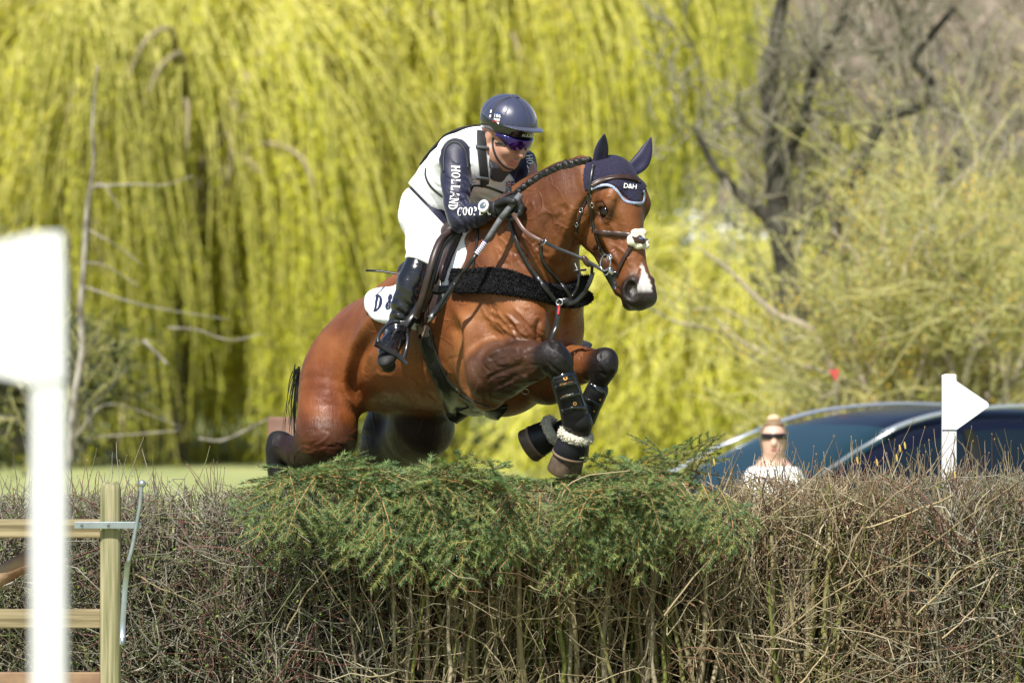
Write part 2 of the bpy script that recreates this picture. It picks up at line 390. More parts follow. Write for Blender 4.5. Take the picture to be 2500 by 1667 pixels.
def willow(cx, cy, Rx, Ry, H, nclump, label, seed, base_z, per=(10, 18), bright=1.0):
    rg = np.random.default_rng(seed); root = empty('willow_tree', (cx, cy, base_z), label, 'tree', 'weeping willows behind the hedge')
    ts = min(1, H / 6); tr = [tube1([(cx, cy, base_z - .1), (cx + .1 * ts, cy, base_z + 1.2 * ts), (cx + .05, cy + .1, base_z + 2.4 * ts)], [.55 * ts, .42 * ts, .38 * ts], 12)]
    limbs = []
    for i in range(14):
        a = i / 14 * 2 * math.pi + rg.random() * .3; k = .45 + .5 * rg.random(); z1 = base_z + H * (.55 + .4 * rg.random())
        limbs.append(tube1([(cx + .05, cy + .1, base_z + 2.2 * ts), (cx + math.cos(a) * Rx * k * .4, cy + math.sin(a) * Ry * k * .4, base_z + 2.2 * ts + (z1 - base_z - 2.2 * ts) * .5), (cx + math.cos(a) * Rx * k * .8, cy + math.sin(a) * Ry * k * .8, z1), (cx + math.cos(a) * Rx * k, cy + math.sin(a) * Ry * k, z1 - .2)], [.22 * ts, .15 * ts, .07 * ts, .03], 7))
    for i in range(int(16 * ts)):                                          # bare tan arms arching out through the curtains
        a = rg.uniform(math.pi * 1.05, math.pi * 1.95); k = .55 + .45 * rg.random(); z1 = base_z + H * (.12 + .72 * rg.random()); sd = rg.normal(0, .2)
        limbs.append(tube1([(cx + math.cos(a) * Rx * k * .5, cy + math.sin(a) * Ry * .5, z1 - .3), (cx + math.cos(a + sd * .5) * Rx * k * .8, cy + math.sin(a) * Ry * .85, z1 + .15), (cx + math.cos(a + sd) * Rx * k, cy + math.sin(a) * Ry * 1.02, z1), (cx + math.cos(a + sd * 1.3) * Rx * k * 1.05, cy + math.sin(a) * Ry * 1.06, z1 - .5)], [.045, .036, .026, .012], 6))
    mk('trunk', *join(tr), M_bark, root); mk('limb', *join(limbs), M_limb, root)
    LC, LD, CC, SP, SR = [], [], [], [], []; K = 14
    fans = [(rg.random() * 2 * math.pi, .20 + .82 * math.sqrt(rg.random()), rg.random(), rg.normal(0, .35), .55 + .6 * rg.random()) for _ in range(max(8, nclump // 9))]
    for c in range(nclump):
        fa, fk, ftone, fz_, fb = fans[rg.integers(0, len(fans))]; a = fa + rg.normal(0, .11); k = fk + rg.normal(0, .05)
        if Rx > 4 and cx + math.cos(a) * Rx * k > wx(1530, 53) and rg.random() < .62: continue
        z0 = base_z + H * (math.sqrt(max(0, 1 - (k * .93) ** 2)) * .55 + .43) + rg.normal(0, .12) + fz_
        p0 = np.array([cx + math.cos(a) * Rx * k, cy + math.sin(a) * Ry * k, z0]); out = np.array([math.cos(a), math.sin(a), 0]); full_ = z0 - base_z - .12 - abs(rg.normal(0, .55)); fall = max(1.2, full_ if rg.random() < .62 else min(full_, 1.8 + 3.2 * rg.random()))
        if Rx > 4 and p0[0] > wx(1530, 53): fall = max(.8, min(fall, z0 - 3.55 - rg.random() * .4))
        tone = min(1, max(0, ftone + rg.normal(0, .15))); base = np.array([.88, .80, .07]) * tone + np.array([.58, .64, .07]) * (1 - tone); base = base * fb * (.85 + .3 * rg.random()) * bright * 1.15
        spread = .18 + .34 * rg.random(); sway = rg.normal(0, .10, 2)
        for s in range(rg.integers(*per)):
            o = rg.normal(0, spread, 3) * [1, 1, .8]; t = np.linspace(0, 1, K); f = fall * (.7 + .4 * rg.random())
            X = p0 + o + out * ((.35 + .75 * ftone) * np.sin(t * 1.9)[:, None]) * (.6 + .6 * rg.random()); X[:, 2] = p0[2] + o[2] + .12 * np.sin(t * 3) - f * t ** 1.35
            X[:, 0] += sway[0] * t * 2 * (2.4 if Rx < 4 else 1.5) + .09 * np.sin(t * 9 + rg.random() * 6) * t; X[:, 1] += sway[1] * t * 2; SP.append(X); SR.append(np.linspace(.013, .005, K))
            n = int(f * 17); u = rg.random(n) ** .8 * (K - 1.001); i = u.astype(int); fr_ = (u - i)[:, None]; C = X[i] * (1 - fr_) + X[i + 1] * fr_; D = (X[i + 1] - X[i]); D /= np.linalg.norm(D, axis=1, keepdims=True); D = D + rg.normal(0, .50, (n, 3))
            LC.append(C + rg.normal(0, .025, (n, 3))); LD.append(D); CC.append(np.repeat(base[None] * (.8 + .4 * rg.random()), n, 0) * (1 + .25 * rg.normal(0, 1, (n, 1))))
    C, D, Cc = np.vstack(LC), np.vstack(LD), np.clip(np.vstack(CC), .02, .8)
    V, Q = leaves(C, D, .12, .026); mk('foliage', V, Q, M_leaf, root, smooth=False, cols=col4(Cc, 4))
    V, Q = tubes(np.array(SP), np.array(SR), 3); mk('hanging_shoots', V, Q, mat('yellow_shoot', (.58, .54, .14), .7), root)
    return root
def wx(px, Y): return P(px, 800, Y)[0]
willow(wx(1050, 53), 53, 4.35, 4.2, 8.6, 500, 'tall weeping willow with bright yellow-green curtains hanging behind the horse and rider', 3, .2)
willow(wx(330, 47), 49, 3.1, 3.0, 6.1, 300, 'lower, looser willow with thinner greenish shoots at the left behind the flag', 5, .1, per=(7, 13), bright=.85)
willow(wx(1715, 43), 43, 1.12, 1.2, 2.2, 170, 'low mounded young willow hanging to the grass left of the spectator', 9, .0, per=(8, 14), bright=1.1)
# branching trees
def grow(rg, p, d, L_, r, depth, out, nch=(3, 5), wob=.25, up=.1, shrink=.66, K=6):
    pts = [p]; q = p.copy(); dd = d.copy()
    for i in range(K - 1):
        dd = nrm(dd + rg.normal(0, wob, 3) + np.array([0, 0, up])); q = q + dd * L_ / (K - 1); pts.append(q)
    pts = np.array(pts); out.append((pts, np.linspace(r, r * .55, K), depth))
    if depth == 0: return
    for c in range(rg.integers(*nch)):
        t = .3 + .7 * rg.random(); i = min(K - 2, int(t * (K - 1))); b = pts[i]; a = nrm(pts[i + 1] - pts[i]); s = nrm(np.cross(a, rg.normal(0, 1, 3)))
        grow(rg, b, nrm(a * .75 + s * (.5 + .4 * rg.random())), L_ * shrink * (.7 + .6 * rg.random()), r * (.35 + .25 * rg.random()), depth - 1, out, nch, wob, up, shrink, K)
def tree_mesh(out, sides=5, rmin=.004):
    P_ = np.array([o[0] for o in out]); R2 = np.array([np.maximum(o[1], rmin) for o in out]); return tubes(P_, R2, sides)
def twig_leaves(rg, out, n, Ln, Wd, pal, spread=.03, maxd=1):
    tw = [o for o in out if o[2] <= maxd]; X = np.array([o[0] for o in tw]); pick = rg.integers(0, len(tw), n); k = rg.random(n) * (X.shape[1] - 1.001); i = k.astype(int); f = (k - i)[:, None]
    C = X[pick, i] * (1 - f) + X[pick, i + 1] * f + rg.normal(0, spread, (n, 3)); D = X[pick, i + 1] - X[pick, i]; D = D / np.linalg.norm(D, axis=1, keepdims=True) + rg.normal(0, .6, (n, 3))
    V, Q = leaves(C, D, Ln, Wd); pal = np.array(pal); w = rg.integers(0, len(pal), len(tw))[pick]; c = pal[w] * (.75 + .5 * rg.random((n, 1))); return V, Q, col4(c, 4)
M_leaf2 = leafmat('spring_leaf', .3)
def px_path(pp, Y): return np.array([P(a, b, Y) for a, b in pp])
# bare dark tree right of centre
rg = np.random.default_rng(11); out = []; Y0 = 25
def lim(pp, r0, r1, Y, out, depth=2, kids=5, rg=rg, L_=1.0):
    p, rr = cr(px_path(pp, Y), np.linspace(r0, r1, len(pp)), 4); idx = np.linspace(0, len(p) - 1, 6).astype(int); 
    tubesl.append(tube1(px_path(pp, Y), np.linspace(r0, r1, len(pp)), 8))
    for c in range(kids):
        i = rg.integers(1, len(p)); grow(rg, p[i], nrm(rg.normal(0, 1, 3) + [0, 0, .5]), L_ * (.6 + .7 * rg.random()), r1 * .7, depth, out, wob=.35)
tubesl = []
lim([(1965, 1120), (1950, 900), (1935, 720), (1905, 560), (1893, 400), (1878, 250), (1890, 120), (1920, -60)], .135, .05, Y0, out, 3, 9)
lim([(1925, 600), (1860, 520), (1800, 470), (1740, 400), (1700, 320)], .06, .025, Y0, out, 2, 4)
lim([(1950, 800), (2010, 640), (2100, 420), (2160, 290), (2250, 262), (2272, 200), (2230, 150), (2262, 100), (2330, 20)], .06, .025, Y0, out, 3, 7)
lim([(1900, 420), (1960, 300), (1985, 180), (2050, 60), (2080, -60)], .05, .022, Y0, out, 3, 7)
t_ = empty('bare_tree', (P(1965, 800, Y0)[0], Y0, gz(0, Y0)), 'dark leafless tree with crooked limbs right of the willow', 'tree')
tm = join(tubesl); mk('trunk', *tm, M_darkbark, t_); v, q = tree_mesh(out, 4, .006); mk('crown', v, q, mat('grey_green_twigs', (.19, .18, .12), .9, noise=(3, .8, (.30, .27, .20))), t_)
rg2 = np.random.default_rng(4)
for k, (px_, Y_, hh2, lab) in enumerate(((2330, 60, 9, 'pale grey leafless tree filling the upper right corner'), (1990, 75, 10, 'bare brown tree standing just behind the dark crooked tree'), (60, 78, 9, 'bare brown tree in the upper left corner behind the willow'), (2080, 90, 12, 'bare greyish tree standing behind the crooked dark tree'), (-420, 64, 10, 'bare tree in the open field beyond the left edge'), (-900, 85, 11, 'far bare tree beyond the left edge'), (2900, 70, 10, 'bare tree beyond the right edge'))):
    out = []; b = np.array([P(px_, 800, Y_)[0], Y_, float(gz(0, Y_))]); grow(rg2, b, np.array([0, 0, 1.]), hh2 * .45, .22, 5, out, nch=(3, 6), wob=.16, up=.12, shrink=.70)
    t2 = empty('bare_tree', b, lab, 'tree'); big = [o for o in out if o[2] >= 4]; sm = [o for o in out if o[2] < 4]
    v, q = tree_mesh(big, 7); mk('trunk', v, q, M_bark, t2); v, q = tree_mesh(sm, 3, .012); mk('crown', v, q, mat('twig_haze', (.27, .23, .17), .9, noise=(2, .8, (.38, .31, .25))), t2)
# yellow-green shrub at the right
def shrub(rg, base, n, L_, pal, label, name, nleaf, lf, pale=None, spreadx=1.0, cat='shrub', depth=3, r=.03, mt=None, dirs=None):
    out = []
    for i in range(n):
        d = nrm([rg.normal(0, .8) * spreadx, rg.normal(0, .5), 1 + .4 * rg.random()]); grow(rg, np.array(base) + [rg.normal(0, .35 * spreadx), rg.normal(0, .3), 0], d, L_ * (.6 + .6 * rg.random()), r, depth, out, nch=(3, 6), wob=.20, up=.04)
    o = empty(name, base, label, cat); tb = []
    if pale: tb = [tube1(px_path(pp, base[1] - .4), np.linspace(a, b, len(pp)), 8) for pp, a, b in pale]
    big = [q for q in out if q[2] >= depth - 1]; sm = [q for q in out if q[2] < depth - 1]
    v, q = tree_mesh(big, 5); 
    if tb: v, q = join([(v, q.tolist())] + tb)
    mk('branches', v, q, mt or M_pale, o); v, q = tree_mesh(sm, 3, .005); mk('twigs', v, q, mat('olive_twig', (.44, .41, .17), .85), o)
    v, q, c = twig_leaves(rg, out, nleaf, lf, lf * .5, pal, .05, depth - 1); mk('leaves', v, q, M_leaf2, o, smooth=False, cols=c); return o
pal_y = [(.54, .47, .09), (.46, .47, .12), (.40, .42, .13), (.62, .44, .07), (.34, .36, .12)]
pale_br = [([(2100, 1020), (2040, 920), (1985, 810), (1900, 770), (1840, 720), (1780, 660), (1700, 600)], .045, .008), ([(2130, 1010), (2070, 880), (2040, 820), (1905, 830)], .02, .008), ([(2180, 760), (2230, 600), (2300, 480), (2380, 400)], .022, .006),
           ([(2290, 610), (2380, 560), (2420, 500)], .012, .006), ([(2200, 1010), (2180, 880), (2130, 760), (2100, 640), (2030, 560)], .025, .008), ([(2440, 1000), (2500, 860), (2490, 740)], .025, .01)]
rg3 = np.random.default_rng(8)
shrub(rg3, P(2310, 1120, 21), 26, 1.5, pal_y, 'spreading shrub with small yellow-green spring leaves and pale branches above the parked car', 'budding_shrub', 46000, .030, pale_br, 1.25)
shrub(rg3, P(2520, 1120, 27), 18, 2.3, pal_y[1:], 'taller budding shrub at the far right edge behind the spreading shrub', 'budding_shrub', 22000, .036, None, 1.0)
# slender pale-stemmed young tree at the left, in front of the willow
birch = [([(170, 1130), (172, 1060), (182, 960), (200, 860), (196, 760), (205, 640), (212, 520), (228, 400), (226, 300), (238, 160)], .034, .008)]
pb = birch + [([(215, 470), (250, 450), (300, 520)], .010, .004), ([(232, 455), (330, 450), (400, 452), (470, 430)], .008, .003), ([(205, 640), (260, 650), (340, 700)], .008, .003), ([(205, 700), (330, 740), (430, 760), (560, 780)], .007, .003), ([(190, 1060), (250, 990), (330, 1000), (450, 1045)], .006, .003), ([(215, 560), (300, 610), (350, 650)], .006, .003),
              ([(485, 1070), (540, 1075), (600, 1050), (660, 1020)], .010, .006), ([(350, 830), (380, 860), (410, 890)], .014, .008), ([(410, 800), (480, 805), (560, 830), (640, 815)], .008, .004), ([(170, 1080), (205, 1040), (215, 1000)], .012, .006), ([(240, 1065), (330, 1060), (440, 1050)], .006, .004)]
shrub(rg3, P(172, 1130, 19), 3, 1.0, [(.30, .30, .06)], 'slender pale-stemmed young tree just right of the near white flag', 'young_tree', 500, .03, pb, .5, 'tree', 2, .008, mat('birch_bark', (.36, .33, .28), .8, noise=(9, 1, (.12, .10, .08))))
shrub(rg3, P(10, 1105, 34), 16, 1.1, [(.035, .05, .02), (.06, .08, .03)], 'low dark bush at the left edge behind the near white flag', 'dark_bush', 9000, .08, None, 1.2, mt=M_bark)
# far wood on the hill: one mass
rg4 = np.random.default_rng(21); N = 13000; X = rg4.uniform(-120, 120, N); Yy = rg4.uniform(450, 760, N); Z = gz(X, Yy); h = rg4.uniform(4, 9, N)
base = np.stack([X, Yy, Z], 1); top = base + np.stack([rg4.normal(0, 1.6, N), rg4.normal(0, 1.2, N), h], 1); midp = (base + top) / 2 + rg4.normal(0, .8, (N, 3))
v, q = tubes(np.stack([base, midp, top], 1), np.array([[.35, .22, .08]]), 3); cc = np.array([(.34, .26, .20), (.24, .19, .14), (.46, .37, .30), (.24, .29, .15)])[rg4.integers(0, 4, N)]
tag(mk('woodland', v, q, attrmat('woodland_mass'), cols=col4(cc, 9)), 'bare brown wood covering the far hillside', 'woodland', kind='stuff')
# distant white vehicles in a row
M_wp = mat('white_paint', (.8, .8, .8), .35, coat=.3); M_dg = mat('dark_glass', (.02, .03, .04), .08, spec=.8)
def prism(prof, w, bev=.0):
    """side profile (x,z) extruded across y with a little tumblehome"""
    n = len(prof); V = []
    zmx = max(p[1] for p in prof)
    for s in (-1, 1):
        for x, z in prof: V.append((x, s * w / 2 * (1 - .12 * max(0, (z / zmx - .55)) / .45), z))
    return np.array(V), [tuple(range(n))[::-1], tuple(range(n, 2 * n))] + [(i, (i + 1) % n, n + (i + 1) % n, n + i) for i in range(n)]
for i, (px_, L_, H_) in enumerate(((1590, 4.6, 1.9), (1640, 4.2, 1.6), (1685, 5.2, 2.7), (1735, 4.3, 1.6), (1780, 4.4, 1.6), (1835, 4.2, 1.5), (2035, 4.2, 1.6), (2290, 4.3, 1.6))):
    Yc = 430; b = np.array([P(px_, 600, Yc)[0], Yc + (i % 3) * 2., float(gz(0, Yc)) + .05]); root = bpy.data.objects.new('parked_vehicle', None); root.location = Vector(b); link(root); tag(root, ('tiny blurred white vehicle touching the nose of the horse', 'second blurred white vehicle to the right from the nose of the horse', 'tallest white van in the far row right of the horse', 'fourth blurred white vehicle to the right from the nose of the horse', 'fifth blurred white vehicle in the row beside the willow edge', 'last white vehicle of the far row, next to the dark tree trunk', 'lone white vehicle seen through the shrub right of the dark trunk', 'rightmost distant white vehicle, glimpsed through the shrub above the car roof')[i], 'vehicle', 'white vehicles parked across the far field')
    pr = [(-L_ / 2, .3), (L_ / 2, .3), (L_ / 2, H_ * .55), (L_ * .30, H_ * .62), (L_ * .16, H_), (-L_ * .42, H_), (-L_ / 2, H_ * .6)]; v, f = prism(pr, 1.9); mk('body', v + b, f, M_wp, root, smooth=False)
    v, f = prism([(L_ * .25, H_ * .64), (L_ * .14, H_ * .93), (-L_ * .38, H_ * .93), (-L_ * .42, H_ * .64)], 1.93); mk('window', v + b, f, M_dg, root, smooth=False)
    for wx_ in (-L_ * .3, L_ * .3):
        for sy in (-.85, .85): v, f = tube1([(wx_, sy - .1, .32), (wx_, sy + .1, .32)], .32, 14); mk('wheel', v + b, f, bpy.data.materials.get('tyre') or mat('tyre', (.02, .02, .02), .8), root)
# ================================================================== HORSE (a bay jumping towards the right of the camera)
UP = np.array([0, 0, 1.])
HF = nrm([.669, -.743, 0]); HL = np.array([-.743, -.669, 0])            # horse forward, horse near side
BAX = [HF, HL, UP]
def axes_pitch(F, L, deg):
    a = math.radians(deg); f = math.cos(a) * F + math.sin(a) * UP; u = -math.sin(a) * F + math.cos(a) * UP
    return [f, L, u]
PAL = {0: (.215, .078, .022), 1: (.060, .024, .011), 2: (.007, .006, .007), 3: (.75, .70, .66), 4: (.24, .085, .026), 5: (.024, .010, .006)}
# head frame
hh = math.radians(40); hp_ = math.radians(13)
hH = np.array([math.sin(hh), -math.cos(hh), 0])
hA = math.sin(hp_) * hH + -math.cos(hp_) * UP                           # along the nose, downwards
hN = math.cos(hp_) * hH + math.sin(hp_) * UP                            # out of the forehead
hS = np.array([-math.cos(hh), -math.sin(hh), 0])                        # near side of the head
HO = P(1532, 392, -.66)
def hc(a, n, s): return HO + a * hA + n * hN + s * hS
HAX = [hA, hN, hS]
def both(fn): return [fn(1), fn(-1)]
horse = []
A = horse.append
# hindquarters
A(ell(P(932, 874, .30), (.25, .24, .200), axes_pitch(HF, HL, 20), k=.08))
A(chain([P(888, 820, .33), P(826, 908, .26), P(802, 1000, .20), P(796, 1065, .16)], [.125, .140, .120, .104], k=.07))
A(chain([P(1005, 860, .48), P(1005, 960, .48), P(1030, 1042, .32)], [.13, .135, .118], k=.03, col=5))  # far hind leg: near-black colour paints in the shade under the belly
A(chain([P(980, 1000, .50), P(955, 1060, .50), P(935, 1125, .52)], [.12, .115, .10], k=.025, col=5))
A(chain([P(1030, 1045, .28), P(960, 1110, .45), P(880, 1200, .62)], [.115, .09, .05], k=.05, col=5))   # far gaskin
A(chain([P(880, 1200, .62), P(900, 1330, .60), P(860, 1400, .62)], [.048, .034, .045], k=.03, col=2))
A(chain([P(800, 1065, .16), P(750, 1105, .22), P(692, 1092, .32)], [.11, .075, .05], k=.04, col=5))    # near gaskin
A(ell(P(684, 1085, .33), (.045, .04, .05), k=.03, col=2))
A(chain([P(672, 1072, .35), P(676, 1125, .33), P(690, 1250, .30)], [.026, .042, .034], k=.03, col=2))
A(chain([P(690, 1250, .30), P(700, 1300, .26)], [.04, .035], k=.03, col=2))
# trunk
A(ell(P(1075, 818, .03), (.42, .275, .285), axes_pitch(HF, HL, 8), k=.12))
A(ell(P(1225, 785, -.24), (.29, .235, .36), axes_pitch(HF, HL, 0), k=.10))
A(chain([P(965, 800, .22), P(1060, 715, .06), P(1150, 610, -.12), P(1225, 540, -.27)], [.11, .10, .09, .075], k=.06))
A(ell(P(1345, 775, -.33), (.10, .085, .20), BAX, k=.06))
A(ell(P(1385, 800, -.34), (.055, .065, .13), BAX, k=.05))
A(ell(P(1275, 790, -.50), (.10, .09, .14), BAX, k=.06))
# near shoulder and triceps
A(chain([P(1185, 600, -.36), P(1225, 700, -.46), P(1285, 800, -.54)], [.08, .095, .09], k=.05, flat=(HL, 1.3)))
A(ell(P(1170, 850, -.42), (.10, .075, .19), axes_pitch(HF, HL, -12), k=.045))
A(ell(P(1215, 905, -.50), (.13, .09, .105), axes_pitch(HF, HL, 18), k=.04))
A(ell(P(1190, 960, -.44), (.07, .055, .065), k=.04))
# near foreleg
A(chain([P(1215, 905, -.52), P(1285, 888, -.64), P(1342, 872, -.76)], [.105, .078, .056], k=.035, col=1))
A(chain([P(1225, 880, -.56), P(1300, 868, -.70)], [.07, .05], k=.03, col=1))
A(ell(P(1349, 866, -.775), (.052, .046, .054), k=.025, col=2))
A(ell(P(1362, 885, -.785), (.050, .045, .050), k=.025, col=2))
A(chain([P(1362, 885, -.77), P(1380, 938, -.76), P(1404, 1015, -.70)], [.05, .036, .036], k=.02, col=2))
A(ell(P(1414, 1030, -.70), (.047, .05, .052), k=.02, col=2))
A(chain([P(1416, 1040, -.69), P(1410, 1075, -.66)], [.042, .040], k=.02, col=2))
# far foreleg
A(chain([P(1335, 905, -.36), P(1400, 893, -.46), P(1462, 885, -.57)], [.105, .078, .05], k=.04, col=0))
A(ell(P(1340, 945, -.36), (.07, .07, .065), k=.04, col=1))
A(ell(P(1480, 878, -.60), (.044, .046, .046), k=.025, col=2))
A(ell(P(1475, 893, -.60), (.044, .046, .046), k=.025, col=2))
A(chain([P(1474, 900, -.60), P(1458, 945, -.57), P(1425, 1020, -.50)], [.045, .033, .033], k=.02, col=2))
A(chain([P(1415, 1035, -.48), P(1375, 1050, -.45)], [.045, .04], k=.02, col=2))
# neck
A(chain([P(1250, 650, -.36), P(1300, 575, -.44), P(1362, 512, -.54), P(1425, 466, -.62)], [.235, .205, .156, .105], k=.07, flat=(HL, 1.75)))
A(chain([P(1215, 545, -.30), P(1285, 490, -.42), P(1350, 440, -.52), P(1420, 408, -.60)], [.06, .045, .04, .04], k=.05))
A(chain([P(1375, 480, -.57), P(1345, 560, -.50), P(1300, 640, -.48)], [.05, .06, .06], k=.04))       # muscle band of the neck
A(chain([P(1378, 590, -.52), P(1372, 650, -.46), P(1370, 720, -.40)], [.045, .068, .09], k=.05))
# head
A(ell(hc(.07, -.105, 0), (.11, .10, .088), HAX, k=.05, col=0))
A(ell(hc(.16, -.085, 0), (.12, .085, .085), HAX, k=.04, col=0))
A(chain([hc(.17, -.06, 0), hc(.30, -.052, 0), hc(.44, -.05, 0)], [.058, .05, .043], k=.04, col=0))
A(chain([hc(.20, -.11, 0), hc(.32, -.10, 0), hc(.44, -.085, 0)], [.075, .058, .047], k=.04, col=0))
for s in (1, -1):
    A(chain([hc(.00, -.20, .10 * s), hc(.11, -.285, .095 * s), hc(.22, -.31, .075 * s)], [.03, .036, .03], k=.03, col=1, op=-1))
    A(ell(hc(.178, -.165, .062 * s), (.120, .115, .038), HAX, k=.010, col=0))
    A(chain([hc(.24, -.20, .035 * s), hc(.34, -.165, .03 * s), hc(.46, -.12, .02 * s)], [.045, .034, .03], k=.03, col=1))
    A(chain([hc(.10, -.03, .055 * s), hc(.155, -.042, .086 * s), hc(.20, -.07, .085 * s)], [.03, .027, .02], k=.02, col=0))   # brow
    A(chain([hc(.215, -.10, .088 * s), hc(.28, -.095, .070 * s), hc(.35, -.09, .056 * s)], [.014, .011, .008], k=.02, col=0)) # facial crest
    A(ell(hc(.495, -.035, .040 * s), (.048, .035, .028), HAX, k=.025, col=5))
    A(chain([hc(.455, -.020, .046 * s), hc(.475, -.048, .064 * s), hc(.515, -.055, .058 * s)], [.012, .013, .012], k=.014, col=2))
A(ell(hc(.470, -.055, 0), (.085, .06, .050), HAX, k=.03, col=0))
A(ell(hc(.517, -.048, 0), (.034, .048, .046), HAX, k=.02, col=2))
A(ell(hc(.515, -.103, 0), (.032, .032, .030), HAX, k=.018, col=5))
for s in (1, -1): A(chain([hc(.556, -.082, .03 * s), hc(.52, -.088, .048 * s), hc(.465, -.100, .052 * s)], [.009, .008, .006], k=.008, op=-1))
for s in (1, -1):
    A(ell(hc(.488, -.024, .060 * s), (.034, .021, .026), HAX, k=.010, col=2, op=-1))
    A(ell(hc(.181, -.066, .112 * s), (.040, .028, .030), HAX, k=.008, col=2, op=-1))
    A(chain([hc(.168, -.100, .090 * s), hc(.155, -.072, .098 * s), hc(.170, -.036, .094 * s)], [.006, .009, .006], k=.006, col=5))
    A(chain([hc(.172, -.100, .088 * s), hc(.204, -.070, .092 * s), hc(.188, -.036, .090 * s)], [.005, .006, .005], k=.006, col=5))
HRES = .005
HV, HQ = polygonise(horse, HRES)
def vnormals(V, Q):
    n = np.zeros_like(V); a = np.cross(V[Q[:, 2]] - V[Q[:, 0]], V[Q[:, 3]] - V[Q[:, 1]])
    for i in range(4): np.add.at(n, Q[:, i], a)
    return n / (np.linalg.norm(n, axis=1, keepdims=True) + 1e-12)
def sculpt(V, Q, strokes, mirror=None):
    """raise or sink soft ridges along lines measured on the near side"""
    N = vnormals(V, Q); v = V - np.array(CAMP); s = PPM * CAMD / v[:, 1]; px = 1250 + V[:, 0] * s; py = 833.5 - (V[:, 2] - CAMZ) * s
    face = np.clip(-(N * v).sum(1) / np.linalg.norm(v, axis=1) * 3, 0, 1); D = np.zeros(len(V))
    for pts, w, amp in strokes:
        p, _ = cr(np.array(pts, float), np.zeros(len(pts)), 6) if len(pts) > 2 else (np.array(pts, float), 0); best = np.full(len(V), 1e9); tt = np.zeros(len(V)); m = len(p) - 1
        sel = (px > p[:, 0].min() - 4 * w) & (px < p[:, 0].max() + 4 * w) & (py > p[:, 1].min() - 4 * w) & (py < p[:, 1].max() + 4 * w) & (face > 0)
        X, Y = px[sel], py[sel]; b = np.full(len(X), 1e9); t_ = np.zeros(len(X))
        for i in range(m):
            dx, dy = p[i + 1] - p[i]; t = np.clip(((X - p[i][0]) * dx + (Y - p[i][1]) * dy) / (dx * dx + dy * dy + 1e-9), 0, 1)
            d = np.hypot(X - p[i][0] - t * dx, Y - p[i][1] - t * dy); k = d < b; b = np.where(k, d, b); t_ = np.where(k, (i + t) / m, t_)
        D[sel] += amp * np.exp(-(b / w) ** 2) * np.clip(np.minimum(t_, 1 - t_) * 6 + .15, 0, 1)
    return V + N * (D * face)[:, None]
STROKES = [
 ([(952, 738), (893, 800), (856, 870), (842, 950), (868, 1005)], 12, .019),
 ([(975, 760), (905, 830), (872, 880), (862, 940), (890, 985)], 17, -.024),
 ([(1105, 745), (1137, 787), (1141, 830), (1145, 887), (1158, 940), (1185, 985)], 13, .017),
 ([(1100, 790), (1122, 820), (1124, 880), (1130, 930), (1150, 985)], 13, -.013),
 ([(1172, 880), (1185, 850), (1215, 836), (1255, 834), (1305, 836)], 7, -.010),
 ([(1178, 905), (1195, 868), (1230, 852), (1280, 850)], 8, .006),
 ([(1190, 925), (1230, 905), (1290, 885)], 7, -.006), ([(1200, 960), (1260, 930), (1320, 900)], 8, .007),
 ([(1175, 770), (1200, 812), (1240, 832)], 12, -.007), ([(1230, 764), (1255, 784), (1270, 810), (1294, 826)], 3.5, .006),
 ([(1208, 752), (1232, 784), (1250, 806), (1262, 828)], 3.5, .005), ([(1255, 752), (1285, 780), (1300, 800)], 3.5, .005),
 ([(1175, 745), (1190, 775), (1222, 790), (1236, 812)], 3.5, .004),
 ([(1320, 775), (1312, 810), (1318, 835)], 8, -.012), ([(1352, 760), (1345, 800), (1352, 850)], 8, -.010),
 ([(1383, 745), (1378, 800), (1385, 860)], 8, -.008),
 # neck
 ([(1447, 470), (1412, 520), (1403, 575), (1410, 600)], 8, -.012), ([(1398, 500), (1388, 545), (1362, 600), (1340, 640)], 10, .009),
 ([(1412, 585), (1385, 625), (1360, 668)], 8, -.010), ([(1372, 500), (1385, 520)], 9, -.007), ([(1350, 520), (1330, 570), (1300, 620)], 10, -.007),
 ([(1330, 500), (1300, 560), (1262, 610)], 12, .006), ([(1235, 560), (1262, 590), (1292, 628), (1310, 660)], 4, .004), ([(1215, 575), (1238, 600), (1250, 640)], 4, .004),
 ([(1262, 560), (1290, 590), (1322, 640)], 4, .004), ([(1190, 560), (1170, 620)], 14, -.006),
 # face
 ([(1468, 563), (1480, 598), (1500, 626), (1516, 652)], 6, .006), ([(1460, 580), (1468, 612), (1488, 640)], 6, -.006),
 ([(1498, 530), (1512, 562), (1520, 600)], 8, -.005), ([(1512, 500), (1535, 560), (1543, 610)], 5, .004),
 ([(1489, 595), (1510, 606), (1528, 622), (1540, 650)], 3, .004), ([(1478, 484), (1490, 478), (1503, 490)], 5, .005), ([(1492, 545), (1503, 572)], 3, .003),
 # belly wrinkles and hindquarter
 ([(1055, 880), (1085, 895), (1100, 920)], 5, .003), ([(1040, 930), (1070, 935), (1095, 955)], 5, .003), ([(905, 850), (885, 905), (905, 960)], 9, .006),
 ([(812, 820), (800, 900), (800, 990)], 18, .006), ([(1035, 860), (1040, 905)], 8, -.003),
 # knees
 ([(1335, 880), (1352, 900), (1372, 912)], 4, -.004), ([(1340, 850), (1362, 862), (1385, 885)], 6, .004), ([(1462, 908), (1480, 916), (1496, 912)], 4, -.004),
]
rs_ = np.random.default_rng(77)
